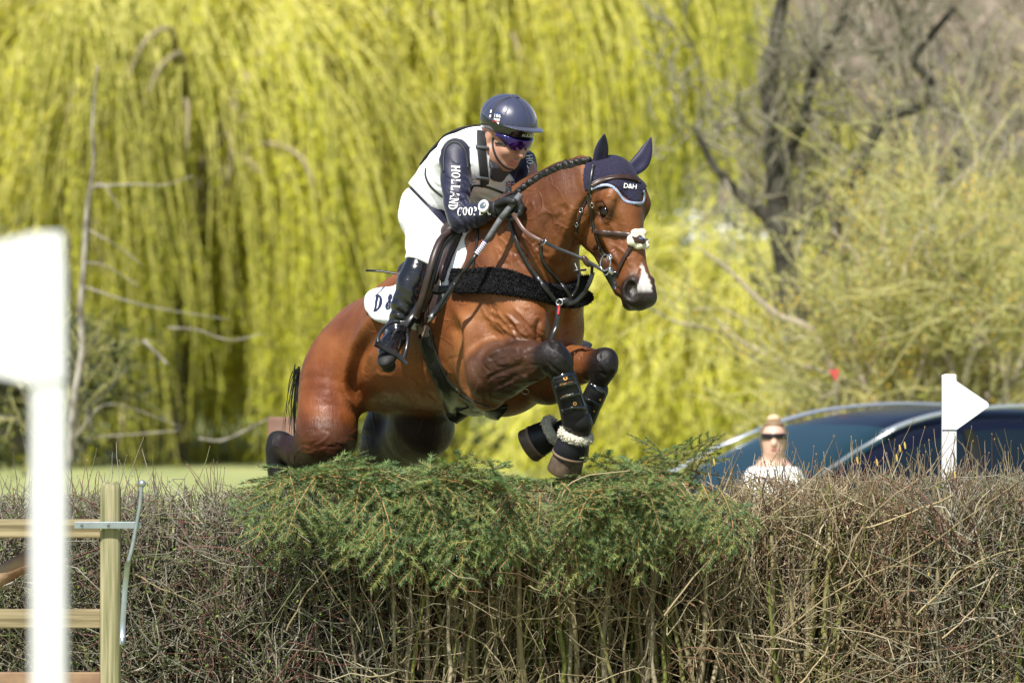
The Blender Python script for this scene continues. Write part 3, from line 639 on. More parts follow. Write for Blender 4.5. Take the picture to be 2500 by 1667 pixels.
def wrinkles(x0, x1, y0, y1, n, ang, L_, w, amp):
    for _ in range(n):
        x, y, a, l = rs_.uniform(x0, x1), rs_.uniform(y0, y1), math.radians(ang + rs_.normal(0, 14)), L_ * rs_.uniform(.5, 1.3); b = rs_.normal(0, 4)
        STROKES.append(([(x, y), (x + l * .5 * math.cos(a) - b * math.sin(a), y + l * .5 * math.sin(a) + b * math.cos(a)), (x + l * math.cos(a), y + l * math.sin(a))], w * rs_.uniform(.8, 1.3), amp * rs_.choice([-1, 1]) * rs_.uniform(.6, 1.2)))
wrinkles(1185, 1300, 735, 815, 26, 42, 34, 3.2, .0030)      # shoulder and chest
wrinkles(1180, 1290, 845, 950, 30, -18, 40, 3.2, .0032)     # elbow and forearm
wrinkles(1150, 1200, 850, 980, 14, 70, 36, 3.5, .0028)
wrinkles(1190, 1320, 545, 650, 24, 50, 36, 3.2, .0026)      # neck base
wrinkles(1290, 1390, 470, 620, 22, 115, 40, 3.6, .0024)
wrinkles(1040, 1110, 850, 985, 16, 12, 30, 3.0, .0022)      # behind the girth
wrinkles(890, 1040, 900, 985, 16, 25, 36, 4.0, .0020)
wrinkles(730, 860, 1040, 1130, 22, 8, 40, 3.5, .0022)       # gaskin
wrinkles(1470, 1560, 540, 660, 20, 55, 26, 2.8, .0018)      # face
wrinkles(1330, 1395, 840, 905, 12, 60, 22, 2.6, .0020); wrinkles(1450, 1505, 860, 910, 10, 70, 20, 2.6, .0020)
HV = sculpt(HV, HQ, STROKES)
def horse_cols(V):
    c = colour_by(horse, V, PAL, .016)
    x, y, z = V.T
    def d_to(p): return np.linalg.norm(V - p, axis=1)
    rel = V - HO; a = rel @ hA; n = rel @ hN; s = rel @ hS
    inhead = (a > .02) & (a < .62) & (n > -.3) & (np.abs(s) < .14)
    # muzzle: dark skin, pale snip between the nostrils
    mz = np.clip((a - .47) / .05, 0, 1) * inhead
    c = c * (1 - (mz * .75)[:, None]) + np.array([.028, .022, .022]) * (mz * .75)[:, None]
    wid = .010 + .026 * np.clip((a - .42) / .06, 0, 1); nz_ = .004 * np.sin(a * 300 + 3) * np.sin(n * 210)
    st = np.clip((wid - np.abs(s - .004 - .010 * np.clip((a - .43) / .06, 0, 1)) + nz_) / .006, 0, 1) * np.clip((a - .385) / .02, 0, 1) * np.clip((.505 - a) / .015, 0, 1) * (n > -.06) * inhead
    c = c * (1 - st[:, None] * .97) + np.array([.78, .75, .73]) * st[:, None] * .97
    for q in (1, -1):
        e = np.clip(1.25 - d_to(hc(.488, -.024, .046 * q)) / .032, 0, 1) * 1.0; c = c * (1 - e[:, None]) + np.array([.004, .003, .003]) * e[:, None]
        e = np.clip(1.5 - d_to(hc(.180, -.068, .092 * q)) / .030, 0, 1) * .8; c = c * (1 - e[:, None]) + np.array([.012, .007, .005]) * e[:, None]
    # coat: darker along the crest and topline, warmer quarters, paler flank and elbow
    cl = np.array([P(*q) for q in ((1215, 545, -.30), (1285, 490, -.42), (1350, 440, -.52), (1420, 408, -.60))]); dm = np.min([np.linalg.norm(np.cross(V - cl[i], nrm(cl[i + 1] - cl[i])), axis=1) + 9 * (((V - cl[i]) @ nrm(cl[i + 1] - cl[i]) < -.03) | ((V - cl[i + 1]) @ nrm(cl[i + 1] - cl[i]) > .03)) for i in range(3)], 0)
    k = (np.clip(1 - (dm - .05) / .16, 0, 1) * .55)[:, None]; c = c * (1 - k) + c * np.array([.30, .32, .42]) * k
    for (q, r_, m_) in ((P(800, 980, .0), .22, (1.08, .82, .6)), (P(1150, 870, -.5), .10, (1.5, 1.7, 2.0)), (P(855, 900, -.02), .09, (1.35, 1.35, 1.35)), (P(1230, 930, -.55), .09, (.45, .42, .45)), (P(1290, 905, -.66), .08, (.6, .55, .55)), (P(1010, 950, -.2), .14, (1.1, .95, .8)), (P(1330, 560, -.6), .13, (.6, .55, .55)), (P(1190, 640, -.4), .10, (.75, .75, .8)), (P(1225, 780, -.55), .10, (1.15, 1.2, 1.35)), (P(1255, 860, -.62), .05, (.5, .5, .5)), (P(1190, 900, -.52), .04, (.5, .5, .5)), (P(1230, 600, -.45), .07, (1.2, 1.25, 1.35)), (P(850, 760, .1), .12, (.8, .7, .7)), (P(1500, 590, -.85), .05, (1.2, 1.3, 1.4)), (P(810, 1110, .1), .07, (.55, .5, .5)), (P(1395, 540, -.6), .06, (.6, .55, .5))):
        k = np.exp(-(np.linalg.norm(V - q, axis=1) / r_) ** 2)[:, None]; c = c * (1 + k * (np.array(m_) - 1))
    return np.clip(c, 0, 1)
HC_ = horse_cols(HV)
# coat shader: vertex colours, soft patchiness, fine lying hair and veins
def coat(name):
    m = mat(name, rough=.42, spec=.40, attr=True, noise=(6, 1, (.55, .44, .38)),
            bump=[(240, .5, .003, (1, 1, .2)), (60, .28, .005, (1.6, 1.6, .5)), (16, .35, .014)])
    nt = m.node_tree; n = nt.nodes; L = nt.links; b = n['Principled BSDF']; tc = n.new('ShaderNodeTexCoord')
    # raised veins: edges of a distorted cell pattern, only in patches
    nz = n.new('ShaderNodeTexNoise'); nz.inputs['Scale'].default_value = 5; L.new(tc.outputs['Object'], nz.inputs['Vector']); ad = n.new('ShaderNodeMixRGB'); ad.inputs[0].default_value = .12; L.new(tc.outputs['Object'], ad.inputs[1]); L.new(nz.outputs['Color'], ad.inputs[2])
    vo = n.new('ShaderNodeTexVoronoi'); vo.feature = 'DISTANCE_TO_EDGE'; vo.inputs['Scale'].default_value = 9; L.new(ad.outputs[0], vo.inputs['Vector'])
    mr = n.new('ShaderNodeMapRange'); mr.interpolation_type = 'SMOOTHSTEP'; mr.inputs[1].default_value = .0; mr.inputs[2].default_value = .06; mr.inputs[3].default_value = 1; mr.inputs[4].default_value = 0; L.new(vo.outputs['Distance'], mr.inputs[0])
    n2 = n.new('ShaderNodeTexNoise'); n2.inputs['Scale'].default_value = 3.2; L.new(tc.outputs['Object'], n2.inputs['Vector']); m2 = n.new('ShaderNodeMapRange'); m2.inputs[1].default_value = .46; m2.inputs[2].default_value = .62; L.new(n2.outputs[0], m2.inputs[0])
    mu = n.new('ShaderNodeMath'); mu.operation = 'MULTIPLY'; L.new(mr.outputs[0], mu.inputs[0]); L.new(m2.outputs[0], mu.inputs[1])
    bp = n.new('ShaderNodeBump'); bp.inputs['Strength'].default_value = .4; bp.inputs['Distance'].default_value = .005; L.new(mu.outputs[0], bp.inputs['Height']); old = b.inputs['Normal'].links[0].from_socket; L.new(old, bp.inputs['Normal']); L.new(bp.outputs[0], b.inputs['Normal'])
    # sweat and grooming: gloss varies over the coat
    n3 = n.new('ShaderNodeTexNoise'); n3.inputs['Scale'].default_value = 11; n3.inputs['Detail'].default_value = 7; L.new(tc.outputs['Object'], n3.inputs['Vector']); m3 = n.new('ShaderNodeMapRange'); m3.inputs[1].default_value = .35; m3.inputs[2].default_value = .65; m3.inputs[3].default_value = .40; m3.inputs[4].default_value = .60; L.new(n3.outputs[0], m3.inputs[0]); L.new(m3.outputs[0], b.inputs['Roughness'])
    return m
M_coat = coat('bay_coat')
horse_root = empty('horse', P(1090, 1160, 0), 'bay horse in black and white tack leaping over the hedge with its forelegs tucked', 'horse')
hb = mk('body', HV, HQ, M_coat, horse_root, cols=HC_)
HT = bvh_of(HV, HQ)
M_black = mat('black_leather', (.012, .012, .013), .32, spec=.5, noise=(60, .5, (.03, .03, .03)), bump=(300, .12, .001))
M_neop = mat('black_neoprene', (.010, .010, .013), .48, spec=.4, bump=(500, .15, .001))
M_brownl = mat('brown_leather', (.045, .022, .016), .38, spec=.5, noise=(40, .6, (.02, .01, .008)), bump=(250, .12, .001))
M_metal = mat('steel', (.55, .55, .55), .22, metal=1)
M_navy = mat('navy_crochet', (.013, .010, .042), .85, sheen=.05, noise=(140, .9, (.004, .003, .016)), bump=[(140, 1, .006)])
M_navys = mat('navy_stretch', (.011, .009, .038), .6, sheen=.08)
M_fleece_w = mat('cream_fleece', (.78, .74, .60), .95, noise=(120, .5, (.55, .5, .38)), bump=(220, .8, .008))
M_fleece_k = mat('black_fleece', (.004, .004, .007), .95, bump=[(190, .9, .010), (40, .4, .01)])
M_white = mat('white_cloth', (.80, .81, .83), .8, bump=(180, .15, .002))
M_eye = mat('horse_eye_brown', (.010, .005, .003), .12, spec=.5)
M_hoof = mat('hoof_horn', (.17, .12, .075), .55, noise=(30, .9, (.06, .04, .03)), bump=(60, .3, .003))
M_mane = mat('black_hair', (.008, .007, .007), .38, spec=.5, bump=(300, .5, .003))
M_trim = mat('blue_braid', (.07, .13, .30), .5, noise=(300, 1, (.5, .55, .65)))
# eyes
for s in (1, -1):
    v, f = boxm((0, 0, 0), (1, 1, 1)); bm = bmesh.new(); bmesh.ops.create_uvsphere(bm, u_segments=20, v_segments=12, radius=.025)
    bm.verts.ensure_lookup_table(); v = np.array([q.co[:] for q in bm.verts]); f = [tuple(q.index for q in g.verts) for g in bm.faces]; bm.free()
    mk('eye', v + hc(.180, -.068, .082 * s), f, M_eye, horse_root)
# hooves
def hoofm(c, d, r, l):
    """truncated cone flaring to the sole, toe to one side"""
    d = nrm(d); u = nrm(np.cross(d, HF if abs(d @ HF) < .8 else UP)); w = np.cross(d, u); V = []; ns = 20
    for t, k in ((0, .82), (.15, .86), (.5, .94), (.95, 1.04), (1, 1.0), (1, .75)):
        for j in range(ns):
            a = 2 * np.pi * j / ns; V.append(c + d * l * (t - .12 * math.cos(a) * t * 0) + r * k * (math.cos(a) * u + math.sin(a) * w * .92))
    F = [(i * ns + j, i * ns + (j + 1) % ns, (i + 1) * ns + (j + 1) % ns, (i + 1) * ns + j) for i in range(5) for j in range(ns)] + [tuple(range(5 * ns, 6 * ns))]
    return np.array(V), F
nd = P(1378, 1150, -.62) - P(1402, 1070, -.67); fd = P(1285, 1092, -.40) - P(1350, 1055, -.44)
hoof_specs = [(P(1397, 1085, -.655), nd, .066, .115), (P(1345, 1058, -.44), fd, .066, .105), (P(700, 1305, .26), (-.3, .3, -1), .062, .09), (P(858, 1405, .62), (-.3, .3, -1), .062, .09)]
for c, d, r, l in hoof_specs:
    v, f = hoofm(c, d, r, l); mk('hoof', v, f, M_hoof, horse_root)
# bell boots with fleece tops, tendon boots
def ring_surface(c, d, prof, ns=28, squash=.92, jit=0):
    d = nrm(d); u = nrm(np.cross(d, UP if abs(d @ UP) < .9 else HF)); w = np.cross(d, u); V = []
    for t, r in prof:
        for j in range(ns):
            a = 2 * np.pi * j / ns; rr = r * (1 + (R_.random() - .5) * jit); V.append(c + d * t + rr * (math.cos(a) * u + squash * math.sin(a) * w))
    n = len(prof); F = [(i * ns + j, i * ns + (j + 1) % ns, (i + 1) * ns + (j + 1) % ns, (i + 1) * ns + j) for i in range(n - 1) for j in range(ns)]
    return np.array(V), F
for (c, d, lab) in ((P(1406, 1062, -.67), nd, None), (P(1352, 1053, -.445), fd, None)):
    prof = [(-.004, .040), (0, .052), (.02, .060), (.05, .066), (.075, .068), (.082, .066), (.080, .060), (.06, .058)]
    v, f = ring_surface(c, d, prof); b = mk('overreach_boot', v, f, M_neop, horse_root)
    v, f = ring_surface(c, d, [(.074, .0685), (.078, .0705), (.084, .0705), (.086, .066)]); mk('binding', v, f, mat('tan_binding', (.22, .15, .10), .6), b)
    # fleece collar: torus plus fuzz
    d_ = nrm(d); u = nrm(np.cross(d_, UP if abs(d_ @ UP) < .9 else HF)); w = np.cross(d_, u); ns, m = 44, 12; V = []
    for i in range(ns):
        a = 2 * np.pi * i / ns
        for j in range(m):
            bb = 2 * np.pi * j / m; rr = .0165 * (1 + .12 * R_.standard_normal() * .5); ra = .050 + rr * math.cos(bb)
            V.append(c + d_ * (rr * math.sin(bb) * 1.1 + .0) + ra * (math.cos(a) * u + math.sin(a) * w * .95))
    F = [(i * m + j, ((i + 1) % ns) * m + j, ((i + 1) % ns) * m + (j + 1) % m, i * m + (j + 1) % m) for i in range(ns) for j in range(m)]
    col_ = (np.array(V), F)
    # short tufts
    N = 1500; a = R_.random(N) * 2 * np.pi; bb = R_.random(N) * 2 * np.pi
    rad = np.cos(a)[:, None] * u + np.sin(a)[:, None] * w * .95; nn = np.cos(bb)[:, None] * rad + np.sin(bb)[:, None] * d_
    base = c + .050 * rad + .0150 * nn; tip = base + nn * .0055 + R_.normal(0, .0022, (N, 3)); tv, tf = tubes(np.stack([base, tip], 1), np.array([[.0020, .0010]]), 3)
    mk('fleece_collar', *join([col_, (tv, tf.tolist())]), M_fleece_w, b)
def tendon(p0, p1, p2, r, gold):
    V, Q = polygonise([chain([p0, (np.array(p0) + p1) / 2, p1], [r, r * 1.02, r * .98], k=.01), chain([p1, p2], [r * .98, r * 1.05], k=.012)], .004)
    return V, Q
tb1 = tendon(P(1376, 925, -.765), P(1400, 1000, -.715), P(1404, 1022, -.70), .0495, 1)
tb2 = tendon(P(1458, 952, -.57), P(1434, 1002, -.525), P(1428, 1018, -.51), .042, 0)
b1 = mk('tendon_boot', *tb1, M_neop, horse_root); b2 = mk('tendon_boot', *tb2, M_neop, horse_root)
T1 = bvh_of(*tb1); T2 = bvh_of(*tb2)
M_gloss = mat('glossy_black_shell', (.006, .007, .010), .14, spec=.6, coat=.6)
for par, T, segs in ((b1, T1, [((1352, 922), (1378, 916), (1402, 910)), ((1358, 947), (1385, 940), (1409, 933)), ((1371, 975), (1395, 967), (1418, 960)), ((1375, 1005), (1402, 996), (1432, 996))]),
                     (b2, T2, [((1442, 940), (1460, 950), (1478, 962)), ((1430, 975), (1447, 982), (1462, 992))])):
    for sg in segs:
        mk('boot_strap', *strap_px(sg, [T], .016, .003, .0005), M_gloss, par)
mk('boot_strap', *strap_px([(1396, 912), (1412, 950), (1430, 1000)], [T1], .006, .002, .0005), M_gloss, b1)
M_gold = mat('gold_print', (.72, .36, .10), .5); M_print = mat('white_print', (.82, .82, .80), .6)
def pxtext(s, cx, cy, h, ang, trees, mt, parent, name='lettering', shear=0, off=.0025, sx=1.0, bold=0, bend=None):
    """lettering laid on a modelled surface; h = letter height in photo points, ang = reading direction in degrees (clockwise)"""
    V, F = text_mesh(s, 1.0, shear, bold); V = V / .7 * h; V[:, 0] *= sx; ca, sa = math.cos(math.radians(ang)), math.sin(math.radians(ang))
    # subdivide long faces is unnecessary at this size
    def f(u, v): return cx + u * ca + v * sa, cy + u * sa - v * ca
    X, F2 = decal(V, F, f, trees, off)
    return mk(name, X, F2, mt, parent, smooth=False)
pxtext('KENTUCKY', 1383, 936, 5.5, -12, [T1], M_gold, b1, sx=.8)
v, f = ring_surface(np.zeros(3), (0, 0, 1), [(0, .5), (0, 1)], 20, 1)
def pxdisc(cx, cy, r, trees, mt, parent, name='emblem', inner=.0, off=.002, sq=1, n=20):
    th = np.arange(n) / n * 2 * np.pi; pts = [(cx + r * math.cos(a), cy + sq * r * math.sin(a)) for a in th]
    if inner: pts2 = [(cx + inner * r * math.cos(a), cy + sq * inner * r * math.sin(a)) for a in th]
    else: pts2 = [(cx, cy)]
    X = [hit(x, y, trees, off)[0] for x, y in pts + pts2]
    F = [(i, (i + 1) % n, n + (i + 1) % n, n + i) for i in range(n)] if inner else [(i, (i + 1) % n, n) for i in range(n)]
    return mk(name, X, F, mt, parent, smooth=False)
pxdisc(1380, 923, 5, [T1], M_gold, b1, inner=.45)
pxdisc(1403, 985, 4.5, [T1], M_gold, b1, inner=.5)
pxtext('AIR', 1376, 967, 4, -12, [T1], M_gold, b1); pxtext('TENDON', 1390, 963, 4, -12, [T1], M_print, b1, sx=.8)
pxdisc(1465, 975, 2.5, [T2], M_gold, b2); pxdisc(1450, 1003, 2.2, [T2], M_gold, b2)

# fly bonnet
headp = [p for p in horse]
def bon_clip(x, y, z):
    rx, ry, rz = x - HO[0], y - HO[1], z - HO[2]
    a = rx * hA[0] + ry * hA[1] + rz * hA[2]; n = rx * hN[0] + ry * hN[1] + rz * hN[2]; s = rx * hS[0] + ry * hS[1] + rz * hS[2]
    t = np.abs(s); edge = .098 + .080 * np.clip(1 - t / .075, 0, 1) ** .9
    side = np.clip((-n - .07) / .05, 0, 1)
    edge = edge - .0 * side
    return np.maximum(np.maximum(a - edge, -.06 - a), np.maximum(-.098 - n, t - .2))
hprims = [p for p in horse if p['hi'][2] > P(0, 560, -.7)[2]]
BV, BQ = polygonise(hprims, .005, .006, bon_clip)
bon = mk('fly_bonnet', BV, BQ, M_navy, horse_root); BT = bvh_of(BV, BQ)
# ears (covered by the bonnet's sleeves)
def ear(base, tip, w, out, front, mt, par):
    base, tip = np.array(base), np.array(tip); ax = nrm(tip - base); f = nrm(front - ax * (ax @ front)); s = np.cross(ax, f); L_ = np.linalg.norm(tip - base); V = []; n = 16; m = 14
    for i in range(m):
        t = i / (m - 1); r = w * (.62 + .75 * math.sin(min(t * 1.5, 1.4)) * .55) * (1 - t ** 2.4) + .002; c = base + ax * L_ * t - f * .012 * math.sin(t * 3.1) + out * .02 * math.sin(t * math.pi)
        for j in range(n):
            a = 2 * np.pi * j / n; k = 1.0; ff = math.cos(a) * .62; dent = -.45 * math.exp(-((a if a < math.pi else a - 2 * math.pi) / .7) ** 2) * math.sin(min(1, t * 1.6 + .2) * math.pi * .8)
            V.append(c + r * ((ff + dent) * f + math.sin(a) * s))
    F = [(i * n + j, i * n + (j + 1) % n, (i + 1) * n + (j + 1) % n, (i + 1) * n + j) for i in range(m - 1) for j in range(n)] + [tuple(range((m - 1) * n, m * n))]
    return mk('ear', V, F, mt, par)
ear(P(1462, 420, -.63), P(1476, 327, -.68), .036, -hS * .2, nrm(hH + .3 * hS), M_navys, bon)
ear(P(1540, 418, -.58), P(1590, 336, -.54), .040, nrm([.6, 0, -.9]) * .9, nrm(hH + np.array([-.5, -.2, 0])), M_navys, bon)
trim = [(1443, 462), (1460, 455), (1480, 452), (1497, 457), (1510, 472), (1522, 488), (1535, 494), (1552, 496), (1568, 496), (1573, 482), (1571, 466)]
mk('trim', *strap_px(trim, [BT, HT], .010, .003, .001, n=5), M_trim, bon)
pxtext('D&H', 1537, 456, 11, 6, [BT], M_print, bon, bold=.02, off=.004)
# plaited mane along the crest
crest = np.array([(1238, 488), (1262, 470), (1290, 449), (1318, 430), (1346, 416), (1376, 405), (1405, 398), (1435, 393)], float)
cp, _ = cr(crest, np.zeros(len(crest)), 12); parts = []
pr = []
for i in range(0, len(cp), 2):
    q = hit(cp[i][0], cp[i][1] + 7, [HT])[0]
    pr.append(ell(q + np.array([0, .01, .012]) + R_.normal(0, .003, 3), (.009, .012, .010 + .004 * (i % 4 == 0)), k=.006))
    if i % 6 == 0: pr.append(ell(q + np.array([.004, 0, .017]), (.011, .010, .010), k=.005))
pr.append(chain([hit(x, y + 8, [HT])[0] + np.array([0, .01, 0]) for x, y in crest], [.009] * len(crest), k=.01))
mv, mq = polygonise(pr, .004, 0, None, lambda x, y, z: .002 * np.sin(x * 400) * np.sin(z * 420 + y * 300))
mane = mk('mane', mv, mq, M_mane, horse_root)
# tail: long thin locks behind the quarters
tl = []; N = 36
b = P(733, 905, .40)
for i in range(N):
    o = R_.normal(0, .011, 3); e = R_.normal(0, 1, 3); L_ = .3 + .35 * R_.random()
    tl.append([b + o, b + o + np.array([-.012 + .008 * e[0], .01, -.05]), b + o + np.array([-.022 + .014 * e[0], .03 + .03 * e[1], -.15 * L_ / .5]), b + o + np.array([-.026 + .022 * e[0], .05 + .05 * e[1], -.5 * L_])])
tp = np.array([cr(t, np.zeros(4), 4)[0] for t in tl]); rr = np.linspace(.0022, .0006, tp.shape[1])[None, :]
tv, tq = tubes(tp, rr, 4); mk('tail', tv, tq, M_mane, horse_root)
# ================================================================== RIDER
SK, CL, BT_ = 0, 1, 2
thr = math.radians(44); phr = math.radians(24)                          # head turned 44 deg from the lens, tipped down 30 deg
rf = np.array([math.sin(thr) * math.cos(phr), -math.cos(thr) * math.cos(phr), -math.sin(phr)])
ru = np.array([math.sin(thr) * math.sin(phr), -math.cos(thr) * math.sin(phr), math.cos(phr)])
rs = np.cross(rf, ru)                                                    # her right = near side
RH = P(1237, 322, -.20); RAX = [rf, rs, ru]
def rc(f, s, u): return RH + f * rf + s * rs + u * ru
head = [ell(rc(-.01, 0, .02), (.098, .078, .105), RAX, k=.03),
        ell(rc(.03, 0, -.06), (.062, .060, .065), RAX, k=.03),
        ell(rc(.055, 0, -.112), (.026, .026, .022), RAX, k=.022),       # chin
        chain([rc(.093, 0, -.012), rc(.108, 0, -.035), rc(.114, 0, -.050)], [.010, .012, .013], k=.014),
        chain([rc(.012, .056, -.075), rc(.05, .02, -.105)], [.02, .02], k=.03), chain([rc(.012, -.056, -.075), rc(.05, -.02, -.105)], [.02, .02], k=.03)]
for q in (1, -1):
    head += [ell(rc(.062, .036 * q, -.050), (.026, .024, .022), RAX, k=.02), ell(rc(.105, .010 * q, -.051), (.009, .008, .008), k=.006),
             ell(rc(-.008, .076 * q, -.018), (.016, .009, .028), RAX, k=.008), ell(rc(.088, .031 * q, -.004), (.012, .014, .009), RAX, k=.014, op=-1)]
head += [chain([rc(.084, .022, -.083), rc(.096, 0, -.079), rc(.084, -.022, -.083)], [.004, .0065, .004], k=.006, col=1),
         chain([rc(.080, .018, -.094), rc(.091, 0, -.095), rc(.080, -.018, -.094)], [.004, .007, .004], k=.006, col=1),
         chain([rc(.088, .018, -.0875), rc(.100, 0, -.087), rc(.088, -.018, -.0875)], [.0012, .003, .0012], k=.003, op=-1)]
neck_r = [chain([rc(-.03, 0, -.05), P(1212, 375, -.14)], [.055, .06], k=.04)]
TL = HL
torso = [chain([P(1050, 496, .02), P(1084, 458, -.03), P(1133, 406, -.10), P(1178, 378, -.12)], [.080, .092, .108, .080], k=.05),
         chain([P(1034, 503, -.03), P(1090, 448, -.09), P(1140, 408, -.17)], [.072, .086, .096], k=.05),
         chain([P(1090, 495, .06), P(1150, 455, -.02), P(1205, 425, -.04)], [.082, .092, .094], k=.05),
         chain([P(1118, 378, -.23), P(1190, 375, -.13), P(1262, 395, -.03)], [.062, .07, .058], k=.05)]
pelvis = [ell(P(1054, 534, -.02), (.09, .125, .085), [HF, HL, UP], k=.05), ell(P(1044, 528, -.05), (.068, .068, .082), k=.04), ell(P(1052, 525, .08), (.07, .07, .09), k=.04)]
arm_n = [chain([P(1112, 388, -.25), P(1113, 440, -.30), P(1116, 500, -.36), P(1128, 535, -.38)], [.054, .049, .043, .040], k=.02),
         chain([P(1128, 533, -.38), P(1160, 526, -.43), P(1200, 512, -.50)], [.042, .038, .026], k=.02)]
arm_f = [chain([P(1272, 400, -.03), P(1292, 440, -.10), P(1302, 490, -.16)], [.050, .044, .036], k=.02), chain([P(1302, 490, -.16), P(1285, 480, -.36)], [.035, .025], k=.02)]
def mir(p):                                                              # mirror a point across the horse's middle plane
    c = P(1150, 700, -.105); return p - 2 * ((p - c) @ HL) * HL
leg_n = [chain([P(1046, 545, -.05), P(1042, 585, -.16), P(1033, 632, -.30)], [.082, .073, .050], k=.03),
         chain([P(1030, 634, -.31), P(1012, 680, -.33), P(993, 735, -.33), P(976, 795, -.32)], [.050, .054, .050, .035], k=.02),
         chain([P(972, 795, -.32), P(966, 822, -.34), P(950, 845, -.42), P(944, 862, -.46)], [.036, .038, .034, .026], k=.02, col=2),
         chain([P(966, 815, -.31), P(955, 850, -.33)], [.034, .028], k=.02, col=2)]
leg_f = [chain([mir(P(1020, 540, -.02)), mir(P(1030, 580, -.14)), mir(P(1036, 630, -.30))], [.098, .08, .06], k=.03),
         chain([mir(P(1036, 632, -.31)), mir(P(1000, 700, -.33)), mir(P(970, 800, -.30))], [.058, .056, .036], k=.02),
         chain([mir(P(968, 805, -.30)), mir(P(960, 835, -.36)), mir(P(950, 858, -.44))], [.036, .036, .028], k=.02, col=2)]
# gloved hands closed round the reins: palm, four fingers, thumb
def hand(w, side, px0):
    """w: wrist point, returns chains; measured on the photo"""
    return px0
hand_n = [ell(P(1226, 508, -.535), (.036, .020, .036), axes_pitch(nrm([1, -.5, 0]), nrm([.5, 1, 0]), -5), k=.012)]
fr = [((1240, 488), (1262, 484), (1268, 500), (1254, 508)), ((1243, 499), (1268, 497), (1272, 512), (1255, 518)), ((1242, 510), (1266, 510), (1268, 524), (1251, 528)), ((1238, 521), (1258, 523), (1258, 535), (1244, 535))]
for i, q in enumerate(fr):
    zz = [-.56, -.595, -.60, -.57]
    hand_n.append(chain([P(a, b, z) for (a, b), z in zip(q, zz)], [.0105, .0100, .0095, .0085] if i < 3 else [.0095, .009, .0085, .0075], k=.003))
hand_n.append(chain([P(1218, 496, -.56), P(1236, 489, -.60), P(1254, 492, -.625)], [.013, .0115, .010], k=.006))
hand_n.append(chain([P(1200, 512, -.50), P(1222, 508, -.53)], [.026, .028], k=.01))
hand_f = [ell(P(1262, 478, -.40), (.034, .02, .032), k=.012), chain([P(1285, 480, -.36), P(1268, 478, -.39)], [.025, .026], k=.01)]
for i in range(4):
    hand_f.append(chain([P(1258 - 4 * i, 466 + 8 * i, -.41), P(1242 - 4 * i, 464 + 9 * i, -.43), P(1244 - 4 * i, 472 + 9 * i, -.46)], [.010, .0095, .0085], k=.003))
hand_f.append(chain([P(1268, 470, -.42), P(1252, 468, -.44)], [.012, .010], k=.006))

M_skin = mat('skin', (.62, .36, .26), .5, attr=True, noise=(14, .5, (.95, .82, .78)), sss=.12, bump=(160, .12, .002))
rider = empty('person', P(1060, 900, -.1), 'rider in navy helmet, white body protector and white breeches leaning forward over the horse', 'person')
allp = head + neck_r + torso + pelvis + arm_n + arm_f + leg_n + leg_f + hand_n + hand_f
RV, RQ = polygonise(allp, .0045)
rcol = np.tile(np.array([.46, .255, .18]), (len(RV), 1))
for s_ in (1, -1):
    for a_ in np.linspace(-1, 1, 9):
        for uu, f0 in ((-.082, .090), (-.094, .088)):
            d = np.linalg.norm(RV - rc(f0 - .008 * a_ * a_, .018 * a_, uu), axis=1); k = np.clip(1.3 - d / .009, 0, 1)[:, None]; rcol = rcol * (1 - k) + np.array([.42, .16, .13]) * k
body_r = mk('body', RV, RQ, M_skin, rider, cols=rcol)
RT = bvh_of(RV, RQ)
for q in (1, -1):
    bm = bmesh.new(); bmesh.ops.create_uvsphere(bm, u_segments=14, v_segments=8, radius=.0115); bm.verts.ensure_lookup_table()
    v = np.array([w.co[:] for w in bm.verts]); f = [tuple(w.index for w in g.verts) for g in bm.faces]; bm.free()
    mk('eye', v + rc(.078, .031 * q, -.004), f, mat('eye_white', (.6, .6, .6), .2), rider)
ta = nrm(P(1178, 378, -.12) - P(1035, 492, .02)); bn = nrm(UP - ta * (ta @ UP))       # along the back, out of the back
def dot_(c, n): return lambda x, y, z: (x - c[0]) * n[0] + (y - c[1]) * n[1] + (z - c[2]) * n[2]
M_shirt = mat('navy_shirt', (.013, .014, .038), .55, sheen=.12, bump=[(60, .35, .004, (1, 1, 2.5)), (300, .1, .001)])
M_vest = mat('white_vest', (.84, .85, .87), .55, bump=[(15, .32, .010, (1.5, 1.5, .8)), (55, .2, .003)])
M_bre = mat('white_breeches', (.84, .84, .85), .7, sheen=.15, bump=[(16, .4, .010, (1, 1, 1.8)), (400, .08, .001)])
M_boot = mat('polished_black_leather', (.008, .008, .010), .2, spec=.6, coat=.4, bump=[(22, .35, .010, (1, 1, 2.2)), (9, .25, .01)])
M_glove = mat('black_glove', (.012, .013, .015), .5, bump=[(220, .5, .003)])
M_web = mat('black_webbing', (.018, .020, .022), .6, bump=[(250, .4, .002)])
# shirt sleeves and body
el = P(1122, 520, -.38)
def wr(x, y, z):                                                         # cloth folds gathered at the elbow
    d2 = (x - el[0]) ** 2 + (y - el[1]) ** 2 + (z - el[2]) ** 2; g = np.exp(-d2 / .02)
    return -.0038 * g * np.sin((z * 1.0 + x * 1.1) * 150 + 2.2 * np.sin(x * 40)) * (np.clip((x - el[0] + .04) / .05, 0, 1)) - .0022 * np.sin(z * 95 + x * 60 + 2 * np.sin(y * 30)) * np.exp(-((z - el[2] - .12) / .09) ** 2)
cuff = dot_(P(1203, 513, -.50), nrm([1, -.4, .1])); wn2 = nrm([.72, 0, .69]); waist = dot_(P(1030, 538, 0), -wn2)
SV, SQ = polygonise(torso + pelvis[:1] + leg_n[:1] + arm_n + arm_f + neck_r, .004, .0078, lambda x, y, z: np.maximum(np.maximum(cuff(x, y, z), waist(x, y, z)), dot_(P(1218, 352, -.14), nrm([.4, -.2, 1]))(x, y, z)), wr)
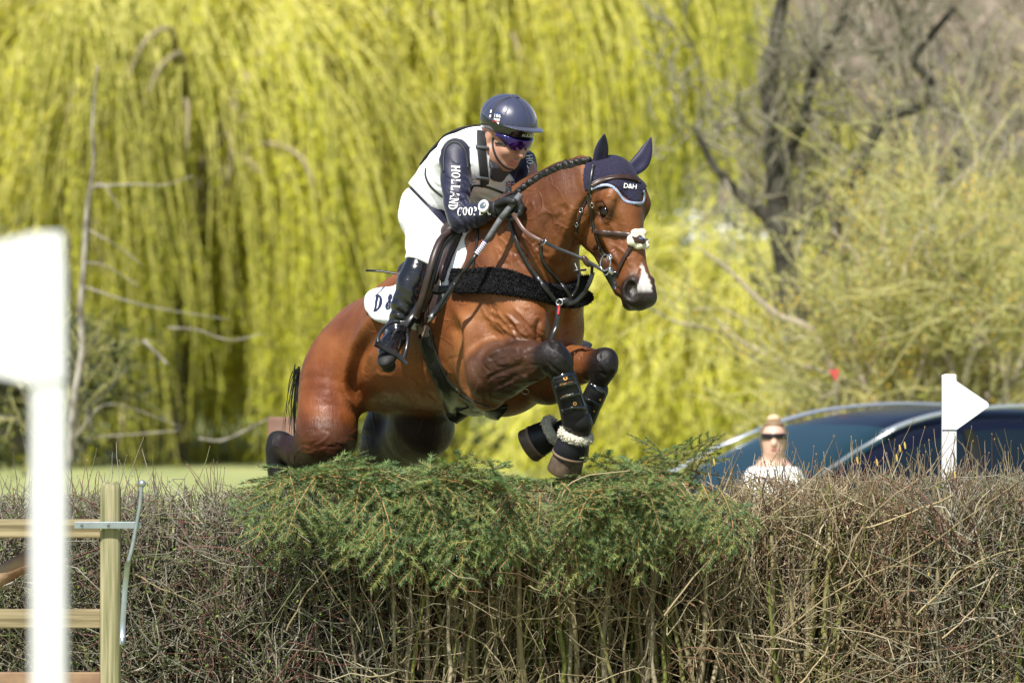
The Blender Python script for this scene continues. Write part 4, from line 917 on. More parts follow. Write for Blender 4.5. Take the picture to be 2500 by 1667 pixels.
SV = sculpt(SV, SQ, [([(1144, 432), (1132, 420), (1118, 412)], 2.5, -.004), ([(1145, 446), (1130, 436), (1114, 428)], 2.5, -.004), ([(1145, 460), (1132, 452), (1118, 448)], 2.5, -.004), ([(1144, 475), (1132, 470), (1120, 470)], 2.5, -.004), ([(1145, 490), (1132, 488), (1122, 490)], 2.5, -.004), ([(1086, 430), (1098, 438), (1108, 440)], 2.5, -.003), ([(1088, 462), (1098, 468), (1106, 470)], 2.5, -.003), ([(1100, 395), (1112, 402), (1126, 404)], 3, -.003), ([(1142, 505), (1134, 504), (1126, 510)], 2.5, -.005)])
shirt = mk('shirt', SV, SQ, M_shirt, rider); ST = bvh_of(SV, SQ)
# body protector
arm_hole = chain([P(1110, 372, -.30), P(1113, 420, -.34), P(1116, 470, -.38)], [.058, .060, .055]); hole2 = chain([P(1285, 395, .0), P(1300, 450, -.08)], [.062, .06])
low = dot_(P(1054, 508, 0), -wn2); collar = ell(P(1238, 408, -.32), (.062, .14, .085)); top_ = dot_(P(1216, 345, -.12), nrm(ta * .5 + np.array([.8, -.3, .2])))
nhole = chain([P(1192, 392, -.16), rc(-.012, 0, -.088), rc(-.01, 0, -.02)], [.066, .068, .068]); vneck = ell(P(1226, 400, -.28), (.050, .12, .070))
def vclip(x, y, z):
    return np.maximum(np.maximum(np.maximum(-nhole['f'](x, y, z), -vneck['f'](x, y, z)), np.maximum(low(x, y, z), -arm_hole['f'](x, y, z))), np.maximum(np.maximum(-hole2['f'](x, y, z), -collar['f'](x, y, z)), top_(x, y, z)))
def vdisp(x, y, z): return .0025 * np.sin(x * 42 + z * 25) * np.sin(z * 38 - y * 20)
VV, VQ = polygonise(torso, .004, .018, vclip, vdisp); VV = sculpt(VV, VQ, [([(1128, 372), (1145, 362), (1168, 358)], 3, -.004), ([(1148, 395), (1160, 430), (1150, 452)], 4, -.003), ([(1046, 430), (1062, 452), (1085, 462)], 4, -.004), ([(1052, 462), (1074, 486), (1096, 500)], 4, .004), ([(1068, 400), (1078, 430), (1090, 455)], 5, -.004), ([(1030, 455), (1050, 480), (1085, 520)], 4, -.004), ([(1098, 340), (1120, 334), (1150, 336)], 4, -.003), ([(1145, 470), (1175, 476), (1210, 490)], 4, -.005), ([(1150, 490), (1180, 498), (1205, 505)], 4, .004), ([(1062, 372), (1080, 360), (1096, 345)], 4, .003), ([(1075, 505), (1092, 520), (1100, 540)], 4, -.004)])
vest = mk('body_protector', VV, VQ, M_vest, rider); VT = bvh_of(VV, VQ)
bclip = dot_(P(1112, 352, -.06), -bn)
BV2, BQ2 = polygonise(torso, .005, .028, lambda x, y, z: np.maximum(np.maximum(bclip(x, y, z), dot_(P(1048, 415, 0), -ta)(x, y, z)), dot_(P(1185, 320, 0), np.array([1, 0, 0]))(x, y, z)))
mk('back_panel', BV2, BQ2, M_web, vest)
TV_ = [VT, ST]
mk('strap', *strap_px([(1176, 322), (1174, 350), (1177, 390), (1181, 425), (1183, 452)], [VT], .038, .005, .001), M_web, vest)
mk('strap', *strap_px([(1262, 392), (1264, 420), (1267, 445), (1270, 466)], [VT], .032, .005, .001), M_web, vest)
for y0 in (361, 433):
    mk('buckle', *strap_px([(1161, y0), (1176, y0 + 1), (1191, y0 + 3)], [VT], .013, .009, .002), mat('grey_buckle', (.09, .10, .11), .35), vest)
mk('piping', *strap_px([(1040, 412), (1040, 432), (1052, 455), (1072, 474), (1098, 492)], [VT], .009, .003, .001), M_web, vest)
mk('piping', *strap_px([(1141, 482), (1150, 462), (1158, 453), (1186, 456), (1215, 466), (1240, 476)], [VT], .009, .003, .001), M_web, vest)
mk('piping', *strap_px([(1084, 420), (1083, 390), (1088, 362), (1105, 348), (1125, 353), (1138, 375), (1142, 410)], [VT, ST], .011, .004, .001), M_web, vest)
pxdisc(1156, 442, 5.5, [VT], M_web, vest, inner=.78)
M_red = mat('red_print', (.55, .02, .03), .6); M_blue = mat('blue_print', (.02, .03, .20), .6)
def flag(cx, cy, w, h, ang, trees, par, base=None, off=.003):
    ca, sa = math.cos(math.radians(ang)), math.sin(math.radians(ang))
    def pt(u, v): return cx + u * w * ca - v * h * sa, cy + u * w * sa + v * h * ca
    def poly(pp, mt, o, nm):
        X = [hit(*pt(*q), trees, o)[0] for q in pp]; mk(nm, X, [tuple(range(len(pp)))], mt, fl, smooth=False)
    X = [hit(*pt(*q), trees, off)[0] for q in ((-.5, -.5), (.5, -.5), (.5, .5), (-.5, .5))]; fl = mk('flag', X, [(0, 1, 2, 3)], base or M_blue, par, smooth=False)
    for a, b, c, d in (((-.5, -.5), (-.36, -.5), (.5, .36), (.5, .5)), ):
        poly([(-.5, -.5), (-.38, -.5), (.5, .5), (.38, .5)], M_print, off + .0006, 'cross'); poly([(.5, -.5), (.5, -.38), (-.5, .5), (-.5, .38)], M_print, off + .0006, 'cross')
    poly([(-.12, -.5), (.12, -.5), (.12, .5), (-.12, .5)], M_print, off + .0010, 'cross'); poly([(-.5, -.2), (.5, -.2), (.5, .2), (-.5, .2)], M_print, off + .0010, 'cross')
    poly([(-.06, -.5), (.06, -.5), (.06, .5), (-.06, .5)], M_red, off + .0015, 'cross'); poly([(-.5, -.10), (.5, -.10), (.5, .10), (-.5, .10)], M_red, off + .0015, 'cross')
flag(1247, 450, 22, 15, -3, [VT], vest)
# breeches, boots, gloves
ktop = P(1030, 655, -.30)
bwaist = dot_(P(1058, 522, 0), wn2); knee = chain([P(1060, 690, -.33), P(1030, 655, -.32), P(1008, 615, -.30)], [.001, .001, .001])
ndir = nrm(P(1010, 680, -.33) - P(1036, 625, -.30)); kcut = dot_(P(1022, 648, -.31), ndir)
ndf = nrm(mir(P(1000, 700, -.33)) - mir(P(1036, 632, -.31))); kcut2 = dot_(mir(P(1022, 652, -.31)), ndf)
side_ = dot_(P(1150, 700, -.105), HL)
GV, GQ = polygonise(pelvis + torso[:3] + leg_n[:2] + leg_f[:1], .004, .0098, lambda x, y, z: np.maximum(bwaist(x, y, z), np.where(side_(x, y, z) > 0, kcut(x, y, z), kcut2(x, y, z))), lambda x, y, z: .0016 * np.sin(z * 60 + x * 50))
GV = sculpt(GV, GQ, [([(1090, 572), (1070, 580), (1048, 594)], 4, .003), ([(1086, 596), (1066, 600), (1050, 612)], 3.5, -.0025), ([(1008, 498), (1000, 540), (1012, 590), (1022, 620)], 2.5, -.003), ([(1012, 612), (1026, 622), (1042, 626)], 3, -.003), ([(985, 520), (992, 555), (1002, 585)], 5, .004)])
mk('breeches', GV, GQ, M_bre, rider)
spike = ell(P(1013, 625, -.30), (.018, .10, .055))
def bt_clip(x, y, z):
    return np.maximum(-kcut(x, y, z) - .0 - .022 * np.exp(-((x - P(1006, 620, -.3)[0]) / .016) ** 2), -.6 + 0 * x)
def bt_disp(x, y, z):
    t = (z - P(0, 800, -.33)[2]); g = np.exp(-((t - .05) / .07) ** 2)
    return -.0030 * g * np.sin(t * 150 + x * 70 + 1.5 * np.sin(y * 50 + x * 30)) - .003 * np.sin(t * 45 + x * 60) * np.exp(-((t - .15) / .08) ** 2)
for nm, prims, cl in (('riding_boot', leg_n[1:], bt_clip), ('riding_boot', leg_f[1:], lambda x, y, z: -kcut2(x, y, z))):
    V_, Q_ = polygonise(prims, .004, .006, cl, bt_disp); rb = mk(nm, V_, Q_, M_boot, rider)
    if nm == 'riding_boot' and prims is not leg_f[1:] and cl is bt_clip: BTT = bvh_of(V_, Q_); boot_n = rb
SO = [ell(P(946, 872, -.47), (.045, .042, .030), [nrm([.5, -.3, -.5]), nrm([.8, .2, 0]), nrm([0, -.5, .8])], k=.01), ell(P(948, 893, -.45), (.028, .030, .026), k=.012)]
sv, sq = polygonise(SO, .004); mk('sole', sv, sq, mat('rubber_sole', (.012, .012, .012), .7, bump=(90, .5, .003)), boot_n)
for h_ in (hand_n, hand_f):
    V_, Q_ = polygonise(h_, .0025 if h_ is hand_n else .004, .0022, None, lambda x, y, z: .0008 * np.sin(x * 700) * np.sin(z * 500)); gl = mk('glove', V_, Q_, M_glove, rider)
    if h_ is hand_n: GT = bvh_of(V_, Q_); glove_n = gl
mk('cuff', *strap_px([(1205, 494), (1204, 508), (1208, 526)], [ST, GT], .022, .006, .001), M_glove, glove_n)
# face furniture and helmet
hel_c = rc(-.008, 0, .040)
H1 = [ell(hel_c, (.117, .098, .096), RAX, k=.02)]
def hclip(x, y, z):
    u = (x - RH[0]) * ru[0] + (y - RH[1]) * ru[1] + (z - RH[2]) * ru[2]; f = (x - RH[0]) * rf[0] + (y - RH[1]) * rf[1] + (z - RH[2]) * rf[2]
    return .044 + .10 * np.clip(-f - .02, -.2, .3) * 0 - u
def hdisp(x, y, z):
    rx, ry, rz = x - hel_c[0], y - hel_c[1], z - hel_c[2]; f = rx * rf[0] + ry * rf[1] + rz * rf[2]; s = rx * rs[0] + ry * rs[1] + rz * rs[2]; u = rx * ru[0] + ry * ru[1] + rz * ru[2]
    ang = np.arctan2(s, f); seam = np.exp(-((np.mod(ang + math.pi / 6, math.pi / 3) - math.pi / 6) / .035) ** 2)
    return .0022 * seam - .0018 * np.exp(-((u + .01) / .03) ** 2) * np.sin(ang * 36 + 3 * np.sin(u * 60)) - .0015 * np.sin(u * 130 + 4 * np.sin(ang * 3)) * np.exp(-((u + .015) / .02) ** 2)
M_silk = mat('navy_satin', (.036, .042, .082), .34, spec=.5, sheen=.35, bump=[(30, .25, .004), (8, .2, .01)])
hv, hq = polygonise(H1, .0035, .004, hclip, hdisp); helmet = mk('helmet', hv, hq, M_silk, rider); HLT = bvh_of(hv, hq)
def rim(x, y, z):
    rx, ry, rz = x - RH[0], y - RH[1], z - RH[2]; f = rx * rf[0] + ry * rf[1] + rz * rf[2]; u = rx * ru[0] + ry * ru[1] + rz * ru[2]; s = rx * rs[0] + ry * rs[1] + rz * rs[2]
    low_ = .006 - .030 * np.clip((-f - .02) / .08, 0, 1) - .014 * np.exp(-((f - .01) / .03) ** 2) * (np.abs(s) > .05) * 0
    inner = 1 - np.sqrt((f / .104) ** 2 + (s / .084) ** 2)
    return np.maximum(np.maximum(low_ - u, u - .052), inner * .08)
v_, q_ = polygonise([ell(hel_c, (.115, .096, .096), RAX)], .0035, .004, rim); hshell = mk('shell', v_, q_, M_gloss, helmet); HST = bvh_of(v_, q_)
v_, q_ = polygonise([ell(rc(.058, 0, .046), (.100, .088, .008), [nrm(rf * 1 + ru * .16), rs, nrm(ru - rf * .16)])], .003, 0, lambda x, y, z: .035 - ((x - RH[0]) * rf[0] + (y - RH[1]) * rf[1] + (z - RH[2]) * rf[2])); mk('peak', v_, q_, M_silk, helmet)
mk('button', *polygonise([ell(rc(-.008, 0, .141), (.017, .017, .005), RAX)], .002), M_silk, helmet)
mk('tape', *strap_px([(1247, 238), (1228, 245), (1212, 258), (1203, 275), (1198, 295), (1197, 318)], [HLT], .008, .0015, .0008), M_web, helmet)
mk('tape', *strap_px([(1256, 238), (1270, 250), (1282, 270)], [HLT], .003, .001, .0008), M_web, helmet)
bd = mk('badge', [hit(a, b, [HLT], .003)[0] for a, b in ((1206, 276), (1226, 278), (1223, 305), (1203, 303))], [(0, 1, 2, 3)], mat('navy_badge', (.02, .05, .16), .5), helmet, smooth=False)
pxtext('186', 1215, 284, 8, 6, [HLT], M_print, bd, off=.0042); flag(1213, 296, 15, 12, 8, [HLT], bd, M_print, off=.0042)
for yy, hh_ in ((273, 7), (284, 6), (294, 7), (304, 5)): mk('mark', [hit(a, b, [HLT], .0035)[0] for a, b in ((1199 - (yy - 273) * .14, yy - hh_ / 2), (1202 - (yy - 273) * .14, yy - hh_ / 2), (1201 - (yy - 273) * .14, yy + hh_ / 2), (1197.5 - (yy - 273) * .14, yy + hh_ / 2))], [(0, 1, 2, 3)], M_print, helmet, smooth=False)
pxtext('H.S.1', 1284, 331, 7, 4, [HST, HLT], M_print, hshell, off=.003, shear=.3)
# sunglasses
g_ = [ell(rc(.012, 0, -.004), (.100, .080, .07), RAX)]
def gclip(x, y, z):
    rx, ry, rz = x - RH[0], y - RH[1], z - RH[2]; f = rx * rf[0] + ry * rf[1] + rz * rf[2]; u = rx * ru[0] + ry * ru[1] + rz * ru[2]; s = rx * rs[0] + ry * rs[1] + rz * rs[2]
    lo_ = -.036 + .020 * np.exp(-(s / .013) ** 2) + .030 * np.clip((np.abs(s) - .045) / .03, 0, 1)
    return np.maximum(np.maximum(lo_ - u, u - .012), .030 - f)
M_lens = mat('blue_mirror_lens', (.010, .012, .16), .08, metal=.75, spec=.8, coat=.8, noise=(12, 1, (.05, .005, .20)))
v_, q_ = polygonise(g_, .003, .008, gclip); mk('sunglasses', v_, q_, M_lens, rider)
mk('temple_arm', *strap_px([(1210, 349), (1222, 352), (1234, 356)], [RT], .006, .004, .003), M_gloss, rider)
mk('chin_strap', *strap_px([(1204, 336), (1203, 352), (1207, 372), (1218, 392), (1236, 410), (1252, 414)], [RT], .008, .003, .001), M_web, helmet)
mk('hair', *polygonise([chain([rc(-.03, .07, -.03), rc(-.07, .05, -.04), rc(-.09, 0, -.05), rc(-.07, -.05, -.04)], [.012, .02, .022, .02], k=.01)], .004), mat('brown_hair', (.06, .035, .02), .5, bump=(200, .5, .003)), rider)
cv, cq = polygonise([chain([P(1195, 385, -.13), P(1208, 365, -.16), rc(-.012, 0, -.088)], [.074, .067, .060], k=.03), chain([P(1212, 400, -.20), P(1236, 432, -.24)], [.052, .045], k=.04)], .004, .003, lambda x, y, z: np.maximum(dot_(rc(.0, 0, -.078), nrm(ru + rf * .75))(x, y, z), dot_(rc(.06, 0, -.1), rf)(x, y, z)), lambda x, y, z: .003 * np.sin(x * 120 + z * 60))
mk('neck_warmer', cv, cq, mat('black_grey_collar', (.02, .022, .028), .6, sheen=.3), rider)
# own serif letters (strokes with slab ends)
GL = {'H': [(.15, 0, .15, 1, .18), (.75, 0, .75, 1, .18), (.15, .5, .75, .5, .12), 's', (.15, 0), (.15, 1), (.75, 0), (.75, 1)], 'L': [(.2, 0, .2, 1, .18), (.2, .06, .75, .06, .12), (.72, 0, .72, .28, .08), 's', (.2, 0), (.2, 1)],
      'A': [(.1, 0, .45, 1, .10), (.8, 0, .45, 1, .18), (.25, .35, .68, .35, .10), 's', (.1, 0), (.8, 0)], 'N': [(.15, 0, .15, 1, .10), (.15, 1, .75, 0, .18), (.75, 0, .75, 1, .10), 's', (.15, 0), (.12, 1), (.75, 1)],
      'P': [(.2, 0, .2, 1, .18), 'a', (.2, .73, .42, .27, -90, 90), 's', (.2, 0), (.2, 1)], 'D': [(.2, 0, .2, 1, .17), 'a', (.2, .5, .55, .5, -90, 90), 's', (.2, 0), (.2, 1)],
      'O': ['a', (.45, .5, .40, .5, 0, 360)], 'C': ['a', (.47, .5, .40, .5, 45, 315), (.76, .72, .76, .95, .10)], 'E': [(.2, 0, .2, 1, .18), (.2, .06, .7, .06, .1), (.2, .94, .7, .94, .1), (.2, .5, .6, .5, .1), 's', (.2, 0), (.2, 1)],
      'R': [(.2, 0, .2, 1, .18), 'a', (.2, .74, .42, .26, -90, 90), (.42, .5, .8, 0, .17), 's', (.2, 0), (.2, 1), (.8, 0)],
      '&': ['a', (.42, .76, .20, .22, -60, 270), 'a', (.40, .27, .30, .27, 60, 400), (.36, .62, .85, .02, .15)]}
def glyphs(s, adv=.98, slant=0, wt=1.15):
    V, F = [], []
    def quad(x0, y0, x1, y1, w):
        w = w * wt
        dx, dy = x1 - x0, y1 - y0; l = math.hypot(dx, dy); nx, ny = -dy / l * w / 2, dx / l * w / 2; o = len(V)
        V.extend([(x0 + nx, y0 + ny), (x1 + nx, y1 + ny), (x1 - nx, y1 - ny), (x0 - nx, y0 - ny)]); F.append((o, o + 1, o + 2, o + 3))
    for i, ch in enumerate(s):
        n0 = len(V); mode = 'l'
        for g in GL[ch]:
            if isinstance(g, str): mode = g; continue
            if mode == 's': quad(g[0] - .15, g[1] * .94 + .03, g[0] + .15, g[1] * .94 + .03, .07)
            elif mode == 'a':
                cx, cy, rx, ry, a0, a1 = g; m = 14; o = len(V)
                for j in range(m + 1):
                    a = math.radians(a0 + (a1 - a0) * j / m); w = (.05 + .045 * abs(math.cos(a))) * wt; V.append((cx + (rx) * math.cos(a), cy + ry * math.sin(a))); V.append((cx + (rx - 2 * w) * math.cos(a), cy + (ry - .09) * math.sin(a)))
                for j in range(m): F.append((o + 2 * j, o + 2 * j + 2, o + 2 * j + 3, o + 2 * j + 1))
                mode = 'l'
            else: quad(*g)
        for k in range(n0, len(V)): V[k] = (V[k][0] + i * adv + slant * V[k][1], V[k][1])
    V = np.array(V); V[:, 0] -= len(s) * adv / 2; V[:, 1] -= .5; return V, F
def pxglyph(s, cx, cy, h, ang, trees, mt, par, name='lettering', off=.003, sx=1., slant=0, curve=0, wt=1.15):
    V, F = glyphs(s, slant=slant, wt=wt); V = V * h; V[:, 0] *= sx; ca, sa = math.cos(math.radians(ang)), math.sin(math.radians(ang)); X = []
    for u, v in V:
        v2 = v + curve * (u / 50) ** 2; X.append(hit(cx + u * ca + v2 * sa, cy + u * sa - v2 * ca, trees, off)[0])
    return mk(name, X, F, mt, par, smooth=False)
pxglyph('HOLLAND', 1112, 461, 20, 94, [ST], M_print, shirt, sx=.80, curve=-3)
pxglyph('COOPER', 1156, 516, 19, -3, [ST], M_print, shirt, sx=.72, slant=.15)
pxglyph('HOLLAND', 1296, 420, 15, 82, [ST], M_print, shirt, sx=.80)
# wrist stopwatch
wc = P(1180, 503, -.535); wn_ = nrm([-.35, -.85, .35]); wu = nrm(np.cross(wn_, UP)); wv = np.cross(wu, wn_)
def disc(c, n, u, v, prof, ns=28, sq=1.2):
    V = [c + n * h + r * (math.cos(a) * u + sq * math.sin(a) * v) for h, r in prof for a in np.arange(ns) / ns * 2 * np.pi]
    F = [(i * ns + j, i * ns + (j + 1) % ns, (i + 1) * ns + (j + 1) % ns, (i + 1) * ns + j) for i in range(len(prof) - 1) for j in range(ns)] + [tuple(range((len(prof) - 1) * ns, len(prof) * ns))]
    return np.array(V), F
wk = mk('stopwatch', *disc(wc, wn_, wu, wv, [(-.014, .019), (-.002, .021), (.003, .020), (.004, .016)]), mat('white_plastic', (.8, .8, .78), .3), rider)
mk('dial', *disc(wc + wn_ * .0045, wn_, wu, wv, [(0, .0135), (.0006, .013)], sq=1.05), mat('grey_lcd', (.10, .13, .16), .2), wk)
mk('band', *strap_px([(1176, 487), (1180, 500), (1184, 520), (1183, 532)], [ST], .016, .004, .001), M_web, wk)
# ================================================================== TACK
M_pad = mat('white_quilt', (.84, .85, .86), .85, bump=[(90, .3, .004)])
M_flap = mat('dark_brown_leather', (.022, .014, .012), .42, spec=.5, noise=(25, .7, (.05, .03, .028)), bump=(160, .15, .001))
def mirror_mesh(V, F):
    c = P(1150, 700, -.105); V2 = V - 2 * ((V - c) @ HL)[:, None] * HL; return V2, [tuple(f)[::-1] for f in F]
pad_poly = [(896, 742), (899, 725), (915, 712), (940, 706), (972, 700), (1000, 660), (1050, 590), (1105, 556), (1150, 548), (1166, 556), (1152, 580), (1149, 610), (1136, 650), (1112, 692), (1092, 735), (1062, 775), (1045, 790), (1020, 806), (1000, 795), (975, 795), (940, 787), (912, 775), (899, 758)]
pv, pf = patch_px(pad_poly, [HT], 14, .004, .010)
mv_, mf_ = mirror_mesh(pv, pf)
def conform(V, offs):
    o = []
    for v in V:
        r = HT.find_nearest(Vector(v)); o.append(np.array(r[0]) + np.array(r[1]) * offs)
    return np.array(o)
m_ = len(mv_) // 2; mv_ = np.vstack([conform(mv_[:m_], .004), conform(mv_[m_:], .014)])
pad = mk('saddle_pad', *join([(pv, pf), (mv_, mf_)]), M_pad); tag(pad, 'white saddle pad with navy letters under the saddle on the bay horse', 'saddle pad')
PT = bvh_of(pv, np.array([list(f) + [f[-1]] * (4 - len(f)) for f in pf if len(f) <= 4]))
pxglyph('D&H', 948, 737, 38, -6, [PT], mat('navy_embroidery', (.010, .014, .05), .6), pad, sx=.70, slant=.40, off=.003, wt=1.5)
saddle = empty('saddle', P(1080, 600, -.1), 'dark brown jumping saddle with stirrups and a black belly guard girth', 'saddle')
mk('seat', *polygonise([chain([P(1145, 556, -.20), P(1128, 560, -.18), P(1090, 592, -.11), P(1040, 640, -.02), P(1000, 668, .06)], [.045, .055, .05, .055, .05], k=.03), chain([P(1100, 580, -.20), P(1050, 640, -.12)], [.05, .055], k=.04)], .006), M_flap, saddle)
flp = [(1060, 575), (1095, 562), (1128, 556), (1136, 566), (1122, 600), (1100, 645), (1083, 690), (1080, 740), (1060, 765), (1035, 790), (1008, 780), (1003, 720), (1015, 650), (1035, 600)]
fv, ff = patch_px(flp, [PT, HT], 12, .002, .008); mk('flap', fv, ff, M_flap, saddle); v2, f2 = mirror_mesh(fv, ff); mk('flap', v2, f2, M_flap, saddle)
FT = bvh_of(fv, np.array([list(f) + [f[-1]] * (4 - len(f)) for f in ff if len(f) <= 4]))
kr = [(1102, 590), (1125, 572), (1131, 578), (1117, 610), (1100, 648), (1086, 690), (1080, 660), (1082, 620), (1090, 600)]
mk('knee_roll', *patch_px(kr, [FT, PT], 9, .002, .020), mat('plum_leather', (.032, .017, .018), .42, bump=(120, .2, .001)), saddle)
TS = [FT, PT, HT]
def raised(pix, trees, off, w, th, n=7, sm=4):
    p, _ = cr(np.array(pix, float), np.zeros(len(pix)), n); H = [hit(a, b, trees) for a, b in p]; offs = np.interp(np.linspace(0, 1, len(p)), np.linspace(0, 1, len(off)), off)
    X = smooth_path([h[0] for h in H], sm * 2); N = smooth_path([h[1] for h in H], sm * 3); N /= np.linalg.norm(N, axis=1, keepdims=True)
    return ribbon(X + N * offs[:, None], N, w, th)
def roll_(pp, w, th, mt, nn=(-.35, -.9, .2)):
    p, _ = cr(np.array([P(a, b, c) for a, b, c in pp]), np.zeros(len(pp)), 6); return mk('front_roll', *ribbon(p, [nrm(nn)] * len(p), w, th), mt, saddle)
roll_([(1120, 572, -.28), (1098, 580, -.34), (1078, 602, -.39), (1064, 640, -.42), (1052, 680, -.43), (1041, 720, -.42), (1030, 755, -.40)], .042, .020, M_black)
roll_([(1128, 566, -.27), (1100, 570, -.34), (1078, 588, -.40), (1062, 622, -.44), (1051, 662, -.455), (1040, 702, -.45), (1029, 742, -.43), (1019, 772, -.40)], .026, .016, M_flap)
# stirrup on each side
def loopmesh(pts, r, sides=8): return tube1(pts, r, sides, 6)
ZS = -.40
sl_ = [P(1030, 730, -.39), P(1010, 765, -.40), P(988, 796, -.405)]
snr = [nrm([-.5, -.8, .2])] * 3
lv, lf = ribbon(sl_, snr, .026, .006); st1 = mk('stirrup_leather', lv, lf, M_black, saddle)
st2 = mk('stirrup_leather', *ribbon([p + np.array([.012, .02, -.004]) for p in sl_], snr, .026, .006), M_black, saddle)
iron = [loopmesh([P(923, 838, -.50), P(924, 822, -.485), P(936, 802, -.455), P(955, 788, -.425), P(978, 787, -.40), P(992, 797, -.385), P(996, 822, -.385), P(992, 852, -.40), P(983, 880, -.43)], [.009, .0075, .0065, .0065, .008, .0065, .0065, .0075, .009])]
tr = [P(914, 838, -.505), P(935, 848, -.50), P(960, 864, -.475), P(984, 882, -.44)]
iron.append(ribbon(tr, [nrm([.35, -.35, .85])] * 4, .060, .012)); iron.append(boxm(P(985, 789, -.40), (.034, .018, .020), None, .004))
iron_o = mk('stirrup', *join(iron), mat('black_composite', (.020, .022, .026), .3, coat=.3), saddle)
v2, f2 = mirror_mesh(*join(iron)); mk('stirrup', v2, f2, iron_o.data.materials[0], saddle); v2, f2 = mirror_mesh(lv, lf); mk('stirrup_leather', v2, f2, M_black, saddle)
gp = [(1028, 818), (1056, 806), (1066, 840), (1082, 882), (1106, 930), (1150, 972), (1205, 990), (1240, 985), (1225, 1008), (1205, 1026), (1150, 1034), (1103, 1030), (1088, 1012), (1083, 975), (1066, 930), (1042, 880)]
gv, gf = patch_px(gp, [HT], 12, .004, .010, sm=6); girth = mk('girth', gv, gf, mat('scuffed_black_leather', (.007, .007, .007), .34, spec=.45, noise=(50, .3, (.018, .018, .015)), bump=[(70, .3, .002), (12, .3, .006)]), saddle)
GTH = bvh_of(gv, np.array([list(f) + [f[-1]] * (4 - len(f)) for f in gf if len(f) <= 4]))
mk('girth_strap', *patch_px([(1024, 795), (1046, 790), (1058, 810), (1054, 820), (1030, 823), (1026, 812)], [HT], 7, .006, .012, sm=5), mat('tan_elastic', (.24, .17, .125), .8, bump=(200, .3, .002)), saddle)
mk('girth_strap', *strap_px([(1048, 700), (1044, 740), (1040, 775), (1034, 795)], TS, .022, .006, .004), M_brownl, saddle)
mk('piping', *strap_px([(1054, 806), (1064, 845), (1078, 882), (1102, 928), (1145, 968), (1195, 988)], [GTH, HT], .009, .004, .010), M_black, girth)
gc = P(1135, 830, -.14); gn_ = nrm(HF + .25 * UP); ga = nrm(HL - gn_ * (HL @ gn_)); gb = np.cross(gn_, ga); gpts, gnn = [], []
for a in np.linspace(math.radians(-80), math.radians(-185), 16):          # the girth goes on under the belly and up the far side
    d_ = math.cos(a) * ga + math.sin(a) * (gb if gb[2] > 0 else -gb); r = HT.ray_cast(Vector(gc), Vector(d_))
    if r[0] is not None: gpts.append(np.array(r[0]) + d_ * .004); gnn.append(d_)
if len(gpts) > 3: mk('girth_strap', *ribbon(smooth_path(gpts, 2), gnn, .11, .010), girth.data.materials[0], saddle)
def ringm(c, n, r, t, ry=None, up=None):
    n = nrm(n); u = nrm(np.cross(n, UP if up is None else up)); w = np.cross(u, n); V, F = [], []; ns, m = 22, 6; ry = ry or r
    for i in range(ns):
        a = 2 * np.pi * i / ns; rad = r * math.cos(a) * u + ry * math.sin(a) * w; rn = nrm(rad)
        for j in range(m):
            b = 2 * np.pi * j / m; V.append(c + rad + t * (math.cos(b) * rn + math.sin(b) * n))
    for i in range(ns):
        for j in range(m): F.append((i * m + j, ((i + 1) % ns) * m + j, ((i + 1) % ns) * m + (j + 1) % m, i * m + (j + 1) % m))
    return np.array(V), F
gq, gn = hit(1283, 952, [HT], .008); mk('ring', *ringm(gq, gn, .013, .0022), M_metal, saddle)
mk('strap_end', *ribbon([P(893, 662, -.10), P(925, 663, -.11), P(985, 672, -.13), P(1005, 676, -.14)], [nrm([0, -.3, 1])] * 4, [.010, .012, .012, .012], .006), M_black, saddle)

# breastplate with fleece sleeve
bp_root = empty('breastplate', P(1280, 700, -.5), 'black fleece breastplate with leather straps across the chest of the bay horse', 'breastplate')
fp = [(1118, 662), (1150, 659), (1200, 657), (1250, 663), (1295, 678), (1335, 690), (1380, 692), (1410, 680), (1428, 672), (1438, 685), (1438, 712), (1424, 735), (1395, 745), (1350, 742), (1300, 735), (1250, 724), (1200, 716), (1150, 716), (1116, 714), (1110, 690)]
bv_, bf_ = patch_px(fp, [HT], 12, .004, .026, sm=4); fl_ = mk('fleece_band', bv_, bf_, M_fleece_k, bp_root)
FBT = bvh_of(bv_, np.array([list(f) + [f[-1]] * (4 - len(f)) for f in bf_ if len(f) <= 4]))
# fuzz
tri = [f for f in bf_[:len(bf_)] if len(f) >= 3]; N = 12000; fa = np.array([[f[0], f[1], f[2]] for f in tri]); pick = R_.integers(0, len(fa), N); w3 = R_.dirichlet([1, 1, 1], N)
tv3 = bv_[fa[pick]]; base = (tv3 * w3[:, :, None]).sum(1); fn = np.cross(tv3[:, 1] - tv3[:, 0], tv3[:, 2] - tv3[:, 0]); fn /= np.linalg.norm(fn, axis=1, keepdims=True) + 1e-9
cb_ = bv_.mean(0); sg = np.sign((fn * (np.array(CAMP) - base)).sum(1))[:, None]; fn = fn * sg
tip = base + fn * .004 + R_.normal(0, .0022, (N, 3)); fz = tubes(np.stack([base - fn * .002, tip], 1), np.array([[.0022, .0010]]), 3); mk('fuzz', fz[0], fz[1], M_fleece_k, fl_)
mk('strap', *strap_px([(1060, 705), (1085, 708), (1118, 700)], [FT, PT, HT], .030, .006, .004), M_black, bp_root)
mk('strap', *strap_px([(1168, 556), (1165, 590), (1160, 625), (1155, 665)], [HT], .011, .004, .002), M_black, bp_root)
TB = [FBT, HT]
mk('strap', *strap_px([(1246, 540), (1262, 588), (1285, 635), (1312, 678), (1335, 710), (1352, 732), (1366, 742)], TB, .017, .005, .006), M_black, bp_root)
mk('strap', *strap_px([(1322, 595), (1325, 628), (1342, 660), (1368, 692), (1384, 716), (1393, 738)], TB, .013, .005, .008), M_black, bp_root)
